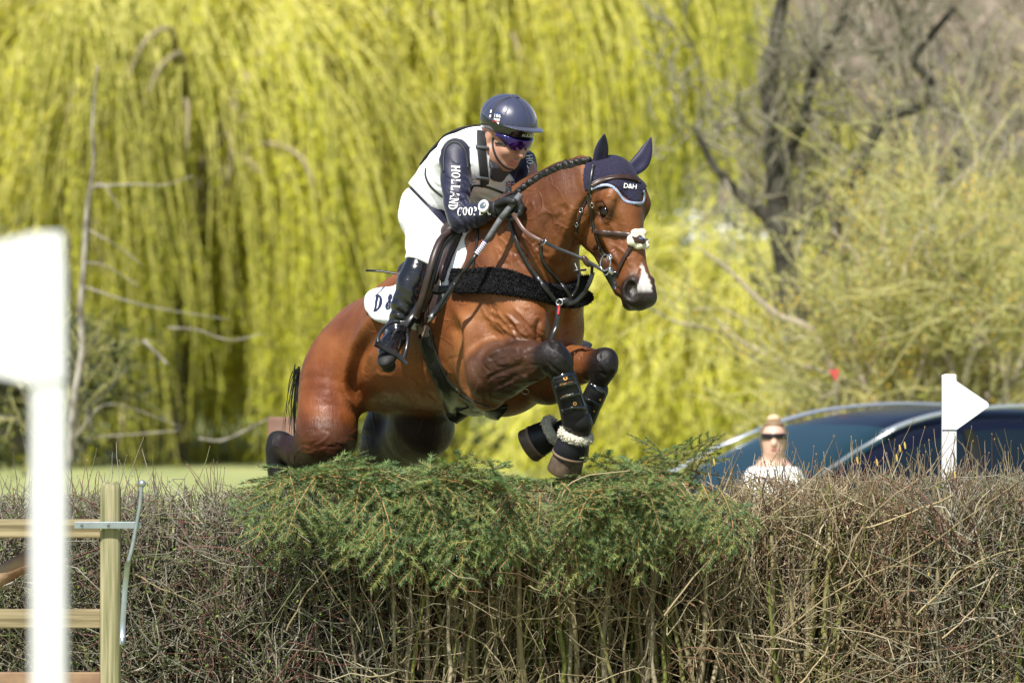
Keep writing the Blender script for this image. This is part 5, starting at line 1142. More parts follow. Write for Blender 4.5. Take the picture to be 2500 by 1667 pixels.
def air(pts, w, th, mt, par, name='strap', nn=(-.4, -.85, .3), n=6):
    p, _ = cr(np.array(pts), np.zeros(len(pts)), n); return mk(name, *ribbon(p, [nrm(nn)] * len(p), w, th), mt, par)
air([P(1448, 665, -.72), P(1440, 690, -.72), P(1424, 718, -.70), P(1402, 738, -.68), P(1385, 742, -.66)], .016, .005, M_black, bp_root)
air([P(1402, 640, -.66), P(1412, 668, -.68), P(1411, 695, -.68), P(1398, 722, -.67)], .008, .004, M_black, bp_root)
air([P(1402, 661, -.68), P(1432, 659, -.71)], .008, .004, M_black, bp_root)
air([P(1364, 740, -.66), P(1362, 770, -.68), P(1358, 795, -.68), P(1350, 815, -.69), P(1343, 838, -.69)], .018, .006, M_black, bp_root)
air([P(1366, 744, -.672), P(1363, 768, -.688)], .008, .004, M_red, bp_root, 'tab')
mk('ring', *ringm(P(1366, 738, -.67), (-.3, -.9, .2), .012, .003), M_metal, bp_root)
mk('buckle_pad', *polygonise([ell(P(1380, 735, -.665), (.022, .008, .014))], .003), M_black, bp_root)
# bridle
br = empty('bridle', hc(.1, 0, 0), 'dark leather bridle with cream fleece nose pad on the head of the bay horse', 'bridle')
TH_ = [BT, HT]
mk('browband', *strap_px([(1445, 455), (1465, 444), (1492, 437), (1525, 434), (1550, 438), (1560, 444)], TH_, .015, .006, .002), M_brownl, br)
mk('browband', *strap_px([(1445, 448), (1468, 437), (1495, 431), (1525, 429), (1552, 433)], TH_, .007, .004, .002), M_brownl, br)
mk('cheekpiece', *strap_px([(1448, 405), (1444, 430), (1440, 460), (1439, 490), (1445, 525), (1450, 550), (1458, 580), (1468, 605), (1478, 626)], TH_, .013, .006, .002), M_black, br)
mk('cheekpiece', *strap_px([(1437, 470), (1440, 500), (1443, 530), (1447, 556)], TH_, .007, .005, .006), M_brownl, br)
mk('throat_lash', *strap_px([(1440, 466), (1432, 490), (1422, 512), (1413, 540), (1408, 568)], TH_, .010, .005, .002), M_black, br)
for a_, b_ in ((1440, 478), (1446, 500), (1421, 514), (1410, 548), (1448, 552), (1457, 566)):
    q, n_ = hit(a_, b_, TH_, .006); mk('buckle', *ringm(q, n_, .007, .0016, .009), M_metal, br)
nb = mk('noseband', *strap_px([(1452, 566), (1475, 569), (1505, 571), (1535, 574), (1550, 578)], TH_, .020, .006, .002), M_brownl, br)
mk('noseband', *strap_px([(1548, 592), (1535, 612), (1524, 632), (1514, 652), (1508, 672)], TH_, .015, .006, .002), M_brownl, br)
# strap passing round under the jaw to the far side
cyc = [hc(.30 + .02 * math.cos(a), -.11 + .135 * math.cos(a), .088 * math.sin(a)) for a in np.linspace(math.pi * .55, math.pi * 1.6, 9)]
mk('noseband', *ribbon(cyc, [nrm(-(hc(.30, -.11, 0) - c)) for c in cyc], .018, .004), M_brownl, br)
pq, pn = hit(1558, 584, [HT], .004)
fp_ = [ell(hit(a, b, [HT], .008)[0], (r, .013, r * .8), k=.012) for a, b, r in ((1550, 570, .020), (1562, 569, .020), (1540, 583, .017), (1541, 593, .017), (1556, 600, .020), (1570, 601, .018), (1572, 590, .014), (1558, 585, .022))]
fpv, fpq = polygonise(fp_, .003, 0, None, lambda x, y, z: .0015 * np.sin(x * 600) * np.sin(z * 640) * np.sin(y * 500)); fpad = mk('fleece_pad', fpv, fpq, M_fleece_w, br); FPT = bvh_of(fpv, fpq)
star = [(1542, 577), (1552, 580), (1560, 574), (1568, 580), (1575, 588), (1569, 596), (1560, 594), (1549, 592), (1546, 586)]
mk('leather_disc', *patch_px(star, [FPT], 5, .001, .004, sm=3), M_brownl, fpad)
mk('plate', [hit(a, b, [FPT], .007)[0] for a, b in ((1559, 579), (1569, 580), (1568, 585), (1558, 584))], [(0, 1, 2, 3)], M_metal, fpad, smooth=False)
# bit
bitn = nrm([-.7, -.7, .1])
bq = P(1478, 642, -.875); bit = mk('bit', *join([ringm(bq, bitn, .026, .0026, .030), ringm(P(1488, 628, -.865), (-.5, -.8, 0), .009, .0035), ringm(P(1481, 664, -.87), (-.5, -.6, .5), .010, .003, .014), ringm(P(1500, 671, -.87), (-.3, -.9, .1), .010, .0035), tube1([P(1489, 652, -.875), P(1490, 662, -.88), P(1494, 668, -.88)], [.008, .010, .008], 10)]), M_metal, br)
mk('chin_strap', *join([ribbon([P(1478, 664, -.86), P(1490, 678, -.86), P(1499, 692, -.86), P(1503, 705, -.86)], [bitn] * 4, [.02, .03, .028, .012], .008), ribbon([P(1508, 668, -.875), P(1498, 678, -.87), P(1500, 690, -.865)], [bitn] * 3, .02, .006)]), M_black, br)
# reins
def rein(pts, w, n=8):
    p, _ = cr(np.array(pts), np.zeros(len(pts)), n); return ribbon(p, [nrm([-.45, -.85, .3])] * len(p), w, .005)
rr_ = mk('rein', *rein([P(1252, 520, -.625), P(1262, 536, -.63), P(1278, 560, -.65), P(1300, 577, -.68), P(1322, 588, -.70)], .015), mat('mid_brown_leather', (.10, .05, .038), .4, bump=(200, .2, .001)), br)
mk('rein', *rein([P(1322, 588, -.70), P(1360, 606, -.75), P(1400, 622, -.79), P(1432, 637, -.82), P(1458, 652, -.85), P(1478, 664, -.87)], .013), M_black, br)
mk('rein_stop', *polygonise([ell(P(1431, 638, -.82), (.012, .010, .026), [nrm([1, 0, .6]), nrm([0, 1, 0]), nrm([-.6, 0, 1])])], .003), M_brownl, br)
air([P(1440, 640, -.82), P(1446, 648, -.81), P(1446, 666, -.78)], .012, .006, M_black, br, 'rein_strap')
mk('ring', *ringm(P(1327, 590, -.705), (-.6, -.3, .3), .015, .003), M_metal, br)
mk('rein', *rein([P(1262, 478, -.44), P(1244, 474, -.50), P(1225, 482, -.52), P(1216, 492, -.53)], .013), M_brownl, br)
# whip held in the near hand, pointing back along the shoulder
wp = empty('riding_whip', P(1140, 640, -.6), 'black riding whip with grey grip in the hand of the rider', 'whip')
def seg(a, b, r0, r1, mt, nm): v, f = tube1([a, (np.array(a) + b) / 2, b], [r0, (r0 + r1) / 2, r1], 10, 2); return mk(nm, v, f, mt, wp)
A0, A1, A2, A3, A4 = P(1272, 474, -.60), P(1222, 535, -.60), P(1186, 590, -.60), P(1164, 620, -.60), P(1128, 668, -.59)
seg(A0, A1, .013, .012, mat('grey_grip', (.10, .105, .11), .6, bump=(150, .8, .004)), 'handle'); seg(A1, A2, .012, .010, bpy.data.materials['grey_grip'], 'handle')
seg(A2, A3, .0095, .0085, mat('purple_wrap', (.09, .06, .25), .5), 'shaft'); seg(A3, A4, .0085, .007, M_black, 'shaft')
for t in np.linspace(.08, .92, 7):
    c = A2 * (1 - t) + A3 * t; d = nrm(A3 - A2); seg(c, c + d * .004, .0105, .0105, M_print, 'band')
mk('flap', *join([ribbon([A4, P(1108, 694, -.585), P(1088, 730, -.575), P(1064, 760, -.565), P(1050, 778, -.56)], [nrm([-.3, -.9, .3])] * 5, [.010, .022, .024, .026, .026], .007), tube1([P(1112, 690, -.592), P(1085, 728, -.585), P(1060, 770, -.572)], [.005, .005, .005], 6)]), M_black, wp)
# ================================================================== HEDGE, SPRUCE, GATE, FLAGS, CAR, SPECTATOR
rh = np.random.default_rng(31)
def htop(px): return np.interp(px, [-200, 0, 300, 560, 700, 1700, 1800, 2100, 2500, 2700], [1200, 1196, 1186, 1182, 1185, 1178, 1158, 1146, 1148, 1148])
def twigset(n, x0, x1, y0, y1, zlo, lens, rads, upb, K=5, bend=.22, zf=None, flat=.6, topbias=0, patch=.62):
    n0 = n; n = int(n * 1.9)
    px = rh.uniform(x0, x1, n); Y = rh.uniform(y0, y1, n); s = PPM * CAMD / (CAMD + Y); top = CAMZ - (htop(px) - 833.5) / s; u = rh.random(n) ** (1 / (1 + topbias)); z = zlo + (top - .10 - zlo) * u; X = (px - 1250) / s
    g = np.sin(X * 7.3 + np.sin(z * 9)) * np.sin(z * 8.1 + 1.7 * np.sin(X * 5)) + .55 * np.sin(X * 19 + z * 13) * np.sin(z * 23 - X * 6); g = g - .9 * np.exp(-((X - .1) / .95) ** 4) * np.clip((1.0 - z) / .2, 0, 1); kp = np.argsort(-(patch * g + rh.random(n)))[:n0]; px, Y, s, top, z, X = px[kp], Y[kp], s[kp], top[kp], z[kp], X[kp]; n = n0
    L_ = rh.uniform(*lens, n); d = rh.normal(0, 1, (n, 3)); d[:, 1] *= flat; d[:, 2] = d[:, 2] * .8 + upb; d /= np.linalg.norm(d, axis=1, keepdims=True); pts = [np.stack([X, Y, z], 1)]
    for k in range(K - 1):
        d = d + rh.normal(0, bend, (n, 3)); d /= np.linalg.norm(d, axis=1, keepdims=True); pts.append(pts[-1] + d * (L_ / (K - 1))[:, None])
    pts = np.stack(pts, 1); lim_ = (top + rh.random(n) ** 3 * .05 - .03)[:, None]; over = np.maximum(pts[:, :, 2].max(1)[:, None] - lim_, 0); pts[:, :, 2] -= over
    r = rh.uniform(*rads, n)[:, None] * np.linspace(1, .5, K)[None]; return pts, r
def cols_for(pts, pal, K, sides):
    pal = np.array(pal); c = pal[rh.integers(0, len(pal), len(pts))] * (.75 + .5 * rh.random((len(pts), 1))); return np.repeat(c, K * sides, 0), c
LP_ = [(0.251, 0.236, 0.182), (0.167, 0.16, 0.114), (0.35, 0.327, 0.258), (0.144, 0.152, 0.068), (0.205, 0.19, 0.144), (0.198, 0.167, 0.129), (0.167, 0.076, 0.061)]
RP_ = [(0.328, 0.265, 0.156), (0.234, 0.187, 0.109), (0.437, 0.367, 0.25), (0.172, 0.148, 0.078), (0.265, 0.211, 0.133), (0.187, 0.101, 0.062)]
M_tw = attrmat('twig_bark', .8)
def buds(pts, n, size, pal, name, par, m=None, spread=.004):
    i = rh.integers(0, len(pts), n); k = rh.random(n) * (pts.shape[1] - 1.001); j = k.astype(int); f = (k - j)[:, None]; C = pts[i, j] * (1 - f) + pts[i, j + 1] * f + rh.normal(0, spread, (n, 3))
    D = pts[i, j + 1] - pts[i, j] + rh.normal(0, .02, (n, 3)); V, Q = leaves(C, D, size, size * .6); V2, Q2 = leaves(C, D, size, size * .6); pal = np.array(pal); c = pal[rh.integers(0, len(pal), n)]
    return mk(name, np.vstack([V, V2]), np.vstack([Q, Q2 + len(V)]), m or M_leaf2, par, smooth=False, cols=np.vstack([col4(c, 4), col4(c, 4)]))
def hedge(name, label, x0, x1, pal, nst, ntw, srad, stemcol, spike, nb, budpal, ngr, flatf, ydeep=-.15, upf=1.0):
    root = empty(name, (P((x0 + x1) / 2, 1600, -.6)[0], -.6, 0), label, 'hedge'); dark = [tuple(c * .25 for c in q) for q in stemcol]  # dark: stem colours dimmed for the rear stems, painting in the hedge's inner shade
    def stems(n, ya, yb, rr, pl, lens):
        px = rh.uniform(x0, x1, n); Y = rh.uniform(ya, yb, n); s = PPM * CAMD / (CAMD + Y); top = CAMZ - (htop(px) - 833.5) / s; X = (px - 1250) / s; K = 8; t = np.linspace(0, 1, K); H = top * rh.uniform(*lens, n); lean = rh.normal(0, .09, n); ph = rh.uniform(0, 6, n)
        pts = np.stack([X[:, None] + lean[:, None] * t + .018 * np.sin(t * 5 + ph[:, None]) + .006 * np.sin(t * 17 + ph[:, None]), Y[:, None] + rh.normal(0, .04, n)[:, None] * t + .01 * np.sin(t * 6 + ph[:, None]), H[:, None] * t], -1)
        r = rh.uniform(*rr, n)[:, None] ** 1.0 * np.linspace(1, .45, K)[None]; V, Q = tubes(pts, r, 5); c, _ = cols_for(pts, pl, K, 5); return V, Q, c, pts
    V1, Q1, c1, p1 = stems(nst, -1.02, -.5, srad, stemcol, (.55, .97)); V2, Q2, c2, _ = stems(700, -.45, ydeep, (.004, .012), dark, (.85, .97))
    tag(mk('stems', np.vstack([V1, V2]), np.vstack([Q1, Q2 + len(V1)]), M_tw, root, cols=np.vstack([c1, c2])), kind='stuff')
    A_, Ar = twigset(int(ntw * .34), x0, x1, -1.10, -.85, .02, (.12, .5), (.0016, .0040), upf, 6, .26, flat=flatf)
    B_, Br = twigset(int(ntw * .16), x0, x1, -.9, ydeep, .05, (.15, .5), (.0018, .0045), upf, 6, .26)
    C_, Cr = twigset(int(ntw * .24), x0, x1, -1.02, ydeep, .80, (.06, .22), (.0014, .0030), 1.6, 6, .22, topbias=2)
    # side shoots leaving the stems
    n = int(ntw * .40); i = rh.integers(0, len(p1), n); k = rh.integers(1, 7, n); b = p1[i, k]; d = rh.normal(0, 1, (n, 3)) * [1, .7, .6] + [0, -.15, .9]; d /= np.linalg.norm(d, axis=1, keepdims=True); L_ = rh.uniform(.08, .34, n); pt = [b]
    for _ in range(5): d = d + rh.normal(0, .2, (n, 3)); d /= np.linalg.norm(d, axis=1, keepdims=True); pt.append(pt[-1] + d * (L_ / 5)[:, None])
    D_ = np.stack(pt, 1); s = PPM * CAMD / (CAMD + D_[:, 0, 1]); top = CAMZ - (htop(1250 + D_[:, 0, 0] * s) - 833.5) / s; D_[:, :, 2] -= np.maximum(D_[:, :, 2].max(1) - top, 0)[:, None]; Dr = rh.uniform(.0015, .0034, n)[:, None] * np.linspace(1, .5, 6)[None]
    T_ = np.vstack([A_, B_, C_, D_]); Tr = np.vstack([Ar, Br, Cr, Dr]); V, Q = tubes(T_, Tr, 3); c, cw = cols_for(T_, pal, 6, 3); gp = (T_[:, 0, 0] > 1.5) & (rh.random(len(T_)) < .7); gc = np.array(LP_)[rh.integers(0, len(LP_), len(T_))]; c = np.where(np.repeat(gp, 18)[:, None], np.repeat(gc, 18, 0), c); tag(mk('twigs', V, Q, M_tw, root, cols=c), kind='stuff')
    n = spike; px = rh.uniform(max(x0, 1720) if x0 > 900 else x0, x1 if x0 > 900 else 560, n); Y = rh.uniform(-1, -.2, n); s = PPM * CAMD / (CAMD + Y); z = CAMZ - (htop(px) - 833.5) / s - .05; L_ = .06 + .13 * rh.random(n) ** 2; d = np.stack([rh.normal(0, .22, n), rh.normal(0, .2, n), np.ones(n)], 1)
    pts = [np.stack([(px - 1250) / s, Y, z], 1)]
    for k in range(4): d = d + rh.normal(0, .12, (n, 3)); pts.append(pts[-1] + d * (L_ / 4)[:, None])
    pts = np.stack(pts, 1); V, Q = tubes(pts, np.linspace(.0018, .0009, 5)[None], 4); c, _ = cols_for(pts, pal, 5, 4); tag(mk('sprigs', V, Q, M_tw, root, cols=c), kind='stuff'); tipC = np.vstack([pts[:, -1], pts[:, 2]]); V, Q = leaves(tipC, np.tile([0, 0, 1.], (len(tipC), 1)) + rh.normal(0, .3, (len(tipC), 3)), .008, .005); tag(mk('tip_buds', V, Q, M_leaf2, root, smooth=False, cols=np.tile([.34, .22, .10], (len(V), 1))), kind='stuff')
    tag(buds(T_, nb, .0060, budpal, 'buds', root), kind='stuff'); tag(buds(A_, ngr, .014, [(.16, .26, .05), (.22, .30, .06), (.12, .20, .05)], 'leaves', root, spread=.01), kind='stuff')
    return root
hedge('hedge', 'grey-brown twiggy hedge with tiny pale buds behind the wooden gate', -150, 960, LP_, 300, 6600, (.004, .010), [(.17, .14, .10), (.22, .18, .14), (.13, .13, .065)], 130, 15000, [(.60, .55, .42), (.50, .46, .30), (.30, .32, .12)], 5000, .7, upf=.55)
hedge('hedge', 'tan hazel hedge of crowded upright stems around the small white flag', 940, 2680, RP_, 560, 9500, (.005, .019), [(.25, .20, .11), (.20, .18, .07), (.18, .20, .045), (.29, .24, .15), (.33, .28, .19)], 300, 11000, [(.48, .38, .18), (.36, .32, .14), (.30, .18, .10)], 1200, .7, upf=1.1)
# a few long bent hazel rods across the front
Lr = []
for pp in ([(1205, 1310), (1330, 1262), (1450, 1330)], [(1370, 1230), (1400, 1180), (1540, 1150)], [(1620, 1500), (1720, 1380), (1900, 1230), (1990, 1130)], [(1880, 1560), (2050, 1440), (2260, 1340), (2480, 1200)], [(2110, 1290), (2250, 1240), (2330, 1200)], [(1200, 1380), (1310, 1310), (1340, 1290)], [(1340, 1500), (1480, 1360), (1600, 1260), (1700, 1190)], [(1410, 1230), (1450, 1300), (1560, 1340)], [(1950, 1667), (2020, 1590), (2060, 1560)], [(1700, 1330), (1760, 1250), (1850, 1180)], [(2240, 1500), (2350, 1400), (2500, 1340)], [(330, 1400), (390, 1430), (500, 1480)], [(700, 1540), (760, 1440), (830, 1360)], [(770, 1370), (800, 1440), (860, 1540)], [(1800, 1420), (1830, 1330), (1870, 1200)], [(2050, 1400), (2120, 1280), (2250, 1180)], [(2300, 1560), (2380, 1480), (2440, 1380)]):
    q = np.array([P(a, b, -1.13 - .04 * rh.random()) for a, b in pp]); q, _ = cr(q, np.zeros(len(q)), 8); q = q + np.cumsum(rh.normal(0, .003, q.shape), 0); idx = np.linspace(0, len(q) - 1, 12).astype(int); Lr.append(q[idx])
V, Q = tubes(np.array(Lr), np.linspace(.0036, .0018, 12)[None], 6); c, _ = cols_for(Lr, [(.46, .36, .22), (.34, .27, .15), (.40, .30, .19)], 12, 6)
tag(mk('loose_rods', V, Q, M_tw, cols=c), 'long bent pale rods lying across the face of the hedge', 'twigs', kind='stuff')
# catkins
ct = empty('catkins', P(2200, 1130, -.9), 'dangling yellow hazel catkins on the sprigs beside the small white flag', 'catkins'); ct['kind'] = 'stuff'; bpy.data.objects.remove(ct)
cks = []
for a, b in ((2196, 1085), (2188, 1108), (2208, 1078), (2092, 1115), (2140, 1120), (1758, 1240), (1812, 1290), (1818, 1300), (1740, 1245), (2265, 1390), (2330, 1150), (1742, 1118)):
    q = P(a, b, -1.05); cks.append([q, q + [.002, 0, -.012], q + [.004, 0, -.026]])
V, Q = tubes(np.array(cks), np.array([[.002, .0045, .003]]), 6); tag(mk('catkins', V, Q, mat('catkin_yellow', (.50, .36, .10), .8, bump=(600, .8, .002))), 'dangling yellow hazel catkins on the right hedge', 'catkins', kind='stuff')

# spruce boughs laid over the middle of the hedge
M_needle = attrmat('spruce_needle', .55, spec=.4); M_stem = mat('orange_stem', (.36, .20, .07), .7, noise=(40, .7, (.22, .12, .05)))
def bough_mesh(seed):
    r = np.random.default_rng(seed); stems, rad, NC, ND, tone = [], [], [], [], []; L_ = .30 + .10 * r.random(); K = 8; t = np.linspace(0, 1, K)
    main = np.stack([L_ * t, .03 * np.sin(t * 2 + r.random() * 3), -.10 * t ** 2 * L_ / .4 + .015 * np.sin(t * 3)], 1); br_ = [(main, .0042)]
    for i in range(9):
        s = .08 + .90 * i / 9; side = 1 if i % 2 else -1; j = s * (K - 1); a = int(j); b = main[a] + (main[min(a + 1, K - 1)] - main[a]) * (j - a); l = L_ * (.52 * (1 - s) ** .8 + .13) * (.8 + .4 * r.random()); ang = math.radians(48 + 12 * r.random()); d0 = np.array([math.cos(ang), side * math.sin(ang), -.05 + .1 * r.normal()])
        u = t[:, None]; p = b + d0 * l * u + np.array([.12, 0, 0]) * l * u ** 2 + np.array([0, 0, -.22 * l]) * u ** 2; br_.append((p, .0028))
        if l > .16:
            for q_ in range(2):
                bb = p[3 + q_ * 2]; sd = 1 if q_ else -1; d1 = nrm(np.array([math.cos(ang + sd * .7), side * math.sin(ang + sd * .7), -.1])); br_.append((bb + d1 * l * .4 * u + np.array([0, 0, -.08 * l]) * u ** 2, .0016))
    for p, rr in br_:
        stems.append(p); rad.append(np.linspace(rr, rr * .5, K)); ln = np.linalg.norm(np.diff(p, axis=0), axis=1).sum(); n = int(ln / .0013)
        k = r.random(n) * (K - 1.001); i = k.astype(int); f = (k - i)[:, None]; C = p[i] * (1 - f) + p[i + 1] * f; T = p[i + 1] - p[i]; T /= np.linalg.norm(T, axis=1, keepdims=True); S = np.cross(T, [0, 0, 1.]); S /= np.linalg.norm(S, axis=1, keepdims=True) + 1e-9; N_ = np.cross(S, T)
        a = np.where(r.random(n) < .8, np.sign(r.normal(0, 1, n)) * r.uniform(1.0, 2.0, n), r.uniform(-1.2, 1.2, n)); rd = np.sin(a)[:, None] * S + np.cos(a)[:, None] * N_ * .8
        NC.append(C); ND.append(T * .75 + rd); tone.append(np.full(n, r.random()))
    C, D = np.vstack(NC), np.vstack(ND); tn = np.concatenate(tone)[:, None]; D /= np.linalg.norm(D, axis=1, keepdims=True); n = len(C); ln = .023 * (.8 + .4 * r.random((n, 1))); W_ = np.cross(D, r.normal(0, 1, (n, 3))); W_ /= np.linalg.norm(W_, axis=1, keepdims=True)
    V = np.stack([C - W_ * .0015, C + W_ * .0015, C + D * ln], 1).reshape(-1, 3); Q = np.arange(3 * n).reshape(-1, 3); c = (np.array([.18, .25, .065]) * tn + np.array([.065, .14, .05]) * (1 - tn)) * (.7 + .7 * r.random((n, 1)))
    sv = tubes(np.array(stems), np.array(rad), 4); return sv, (V, Q, col4(c, 3))
protos = []
for sd in range(6):
    sv, (V, Q, c) = bough_mesh(100 + sd); root = bpy.data.objects.new('spruce_bough', None); link(root); root.empty_display_size = .1
    tag(root, 'dark green spruce bough among those heaped over the middle of the hedge', 'bough', 'spruce boughs heaped over the hedge')
    a = mk('stem', sv[0], sv[1], M_stem); b = mk('needles', V, Q, M_needle, smooth=False, cols=c)
    for o in (a, b): o.parent = root
    protos.append(root)
def place_bough(i, loc, fwd, roll, sc, first):
    root = protos[i]
    if not first:
        r0 = root; root = r0.copy(); SC.collection.objects.link(root)
        for ch in [c for c in r0.children]:
            c = ch.copy(); SC.collection.objects.link(c); c.parent = root
    x = nrm(fwd); y = nrm(np.cross(UP, x)); z = np.cross(x, y); M = Matrix(((x[0], y[0], z[0]), (x[1], y[1], z[1]), (x[2], y[2], z[2]))).to_4x4() @ Matrix.Rotation(roll, 4, 'X')
    root.matrix_world = Matrix.Translation(Vector([float(v) for v in loc])) @ M @ Matrix.Scale(sc, 4); root.rotation_mode = 'XYZ'; return root
used = set(); nb_ = 0
def put(px, py, Y, fwd, sc=1., roll=None):
    global nb_
    zone = ('left end of the heap' if px < 700 else 'below the hind leg' if px < 830 else 'below the stirrup' if px < 1000 else 'below the girth' if px < 1170 else 'between girth and front hooves' if px < 1290 else 'directly under the front hooves' if px < 1420 else 'just right of the front hooves' if px < 1530 else 'near the right end of the heap' if px < 1640 else 'right end, nearest the spectator')
    how = 'hanging down the hedge face' if fwd[2] < -.25 else 'tip pointing up' if fwd[2] > .3 else ('flat along the front edge' if Y < -.8 else 'flat on the middle of the top' if Y < -.5 else 'flat along the back edge')
    i = nb_ % 6; last_ = place_bough(i, P(px, py, Y), fwd, rh.normal(0, .35) if roll is None else roll, sc, i not in used); used.add(i); last_['label'] = 'spruce bough ' + how + ', ' + zone; nb_ += 1
for k in range(92):                                                      # the mat on top
    px = rh.uniform(645, 1715); Y = rh.uniform(-1.1, -.2); py = np.interp(px, [600, 800, 1000, 1250, 1450, 1600, 1700], [1176, 1158, 1166, 1200, 1198, 1160, 1172]) + rh.uniform(-4, 16)
    a = (rh.uniform(-1.9, -.2) if px < 800 else rh.uniform(-2.9, -1.3) if px > 1560 else rh.uniform(-2.9, -.2)) if rh.random() < .75 else (-.15 if px < 1100 else 3.1); put(px, py, Y, [math.cos(a), math.sin(a) * .8, rh.normal(.02, .08)], rh.uniform(.75, 1.05))
for px, py, dx, dz in [(670, 1185, -.1, -.7), (700, 1175, .1, -.8), (760, 1190, -.2, -.9), (820, 1195, .25, -1), (850, 1210, .1, -1.1), (900, 1200, .3, -.8), (960, 1190, .5, -.6), (1010, 1200, .4, -.8), (1060, 1230, .3, -1), (1100, 1290, .35, -1.1), (1120, 1220, .1, -.9), (1180, 1210, -.2, -.9), (1230, 1230, .2, -1),
                       (1290, 1230, -.1, -.9), (1340, 1250, .2, -1), (1400, 1230, .1, -.9), (1450, 1260, .2, -1.1), (1520, 1230, .3, -.9), (1580, 1200, .3, -.9), (1640, 1190, .4, -.7), (1700, 1210, .3, -.8), (930, 1240, .2, -1), (1150, 1250, .5, -.8), (1480, 1190, .4, -.6), (1500, 1215, .1, -.9), (1560, 1185, .2, -.8), (1600, 1215, .1, -.9), (1650, 1190, .3, -.8), (1700, 1195, .3, -.7), (1740, 1195, .3, -.7), (1420, 1205, .1, -.8), (1310, 1215, -.1, -.8), (720, 1205, -.1, -.8), (880, 1185, .0, -.7), (990, 1225, .2, -.9), (1260, 1190, -.4, -.5), (1360, 1190, .4, -.5), (1050, 1180, .5, -.4), (760, 1175, -.2, -.5)]:
    put(px, min(py, 1262) - 12, -1.10 - .10 * rh.random(), [dx, -.45, dz * .8], rh.uniform(.66, .86))
for px, py, dx in ((830, 1170, .2), (1680, 1150, .6), (1640, 1140, .3), (1580, 1150, .8), (1450, 1165, .9), (1010, 1172, .9), (1560, 1145, .5), (1640, 1140, -.3), (1500, 1155, .7)):
    put(px, py, -.5 - .3 * rh.random(), [dx, -.2, .35], rh.uniform(.40, .58))

# ---- gate at the left
M_wood = mat('tanalised_pine', (.38, .33, .20), .75, noise=(70, 1, (.10, .11, .035), (1, 1, .03)), bump=[(40, .5, .003, (1, 1, .08))]); M_woodh = mat('pine_rail', (.36, .29, .17), .75, noise=(70, 1, (.13, .10, .045), (.03, 1, 1)), bump=[(40, .5, .003, (.08, 1, 1))])
M_galv = mat('galvanised_steel', (.42, .47, .50), .38, metal=.8, noise=(40, .6, (.30, .34, .37)))
YG = -1.65; gate = empty('field_gate', (P(270, 1700, YG)[0], YG, 0), 'wooden field gate with green-stained post and galvanised latch at the lower left', 'gate')
s_ = PPM * CAMD / (CAMD + YG); c0 = P(270, 1500, YG); w_ = 54 / s_
bm = bmesh.new(); zt = P(0, 1176, YG)[2]; prof = [(-.02, 1), (zt - .03, 1), (zt - .012, .93), (zt, .72)]; V = []; n = 20
for z, k in prof:
    for j in range(n):
        a = 2 * np.pi * j / n; rr = w_ / 2 * k / max(abs(math.cos(a)), abs(math.sin(a))) ** .75 * .93; V.append((c0[0] + rr * math.cos(a), YG + rr * math.sin(a), z))
F = [(i * n + j, i * n + (j + 1) % n, (i + 1) * n + (j + 1) % n, (i + 1) * n + j) for i in range(3) for j in range(n)] + [tuple(range(3 * n, 4 * n))]; bm.free()
mk('post', V, F, M_wood, gate)
def rail(ya, yb, x0=-90, x1=246, Yr=YG + .02, mt=None, nm='rail', th=.045):
    a, b = P(x0, ya, Yr), P(x1, yb, Yr); v, f = boxm(((a[0] + b[0]) / 2, Yr, (a[2] + b[2]) / 2), (b[0] - a[0], th, a[2] - b[2]), None, .004); return mk(nm, v, f, mt or M_woodh, gate, smooth=False)
rail(1267, 1313); rail(1486, 1532); rail(1640, 1690, mt=mat('reddish_rail', (.20, .11, .07), .8, noise=(8, .9, (.32, .22, .12)), bump=[(30, .6, .004, (.1, 1, 1))]))
a, b = P(182, 1273, YG - .05), P(345, 1290, YG - .05); v, f = boxm(((a[0] + b[0]) / 2, YG - .055, (a[2] + b[2]) / 2), (b[0] - a[0], .012, 17 / s_), None, .002); lt = mk('latch_bracket', v, f, M_galv, gate, smooth=False)
for x in (199, 264): mk('bolt', *polygonise([ell(P(x, 1281, YG - .065), (.006, .004, .006))], .002), mat('dull_bolt', (.12, .13, .14), .5), lt)
mk('latch_rod', *join([tube1([P(346, 1180, YG - .07), P(342, 1230, YG - .07), P(334, 1275, YG - .07), P(324, 1330, YG - .07), P(313, 1373, YG - .07)], [.0075, .007, .007, .0075, .008], 10), ribbon([P(312, 1370, YG - .07), P(305, 1440, YG - .07), P(300, 1520, YG - .07), P(299, 1572, YG - .07)], [(0, -1, .1)] * 4, .020, .006)]), M_galv, gate)
mk('knob', *polygonise([ell(P(347, 1180, YG - .07), (.014, .014, .013))], .002), M_galv, gate)
v, f = tube1([P(299, 1555, YG - .075), P(299, 1575, YG - .075)], .008, 8); mk('bolt', v, f, M_galv, gate)
lg = [P(-70, 1460, YG + .12), P(10, 1400, YG + .12), P(70, 1368, YG + .10), P(100, 1350, YG + .10)]
mk('diagonal_brace', *tube1(lg, [.035, .034, .036, .026], 10), mat('reddish_bark_pole', (.22, .10, .06), .8, noise=(12, .9, (.34, .24, .15)), bump=(60, .8, .006)), gate)
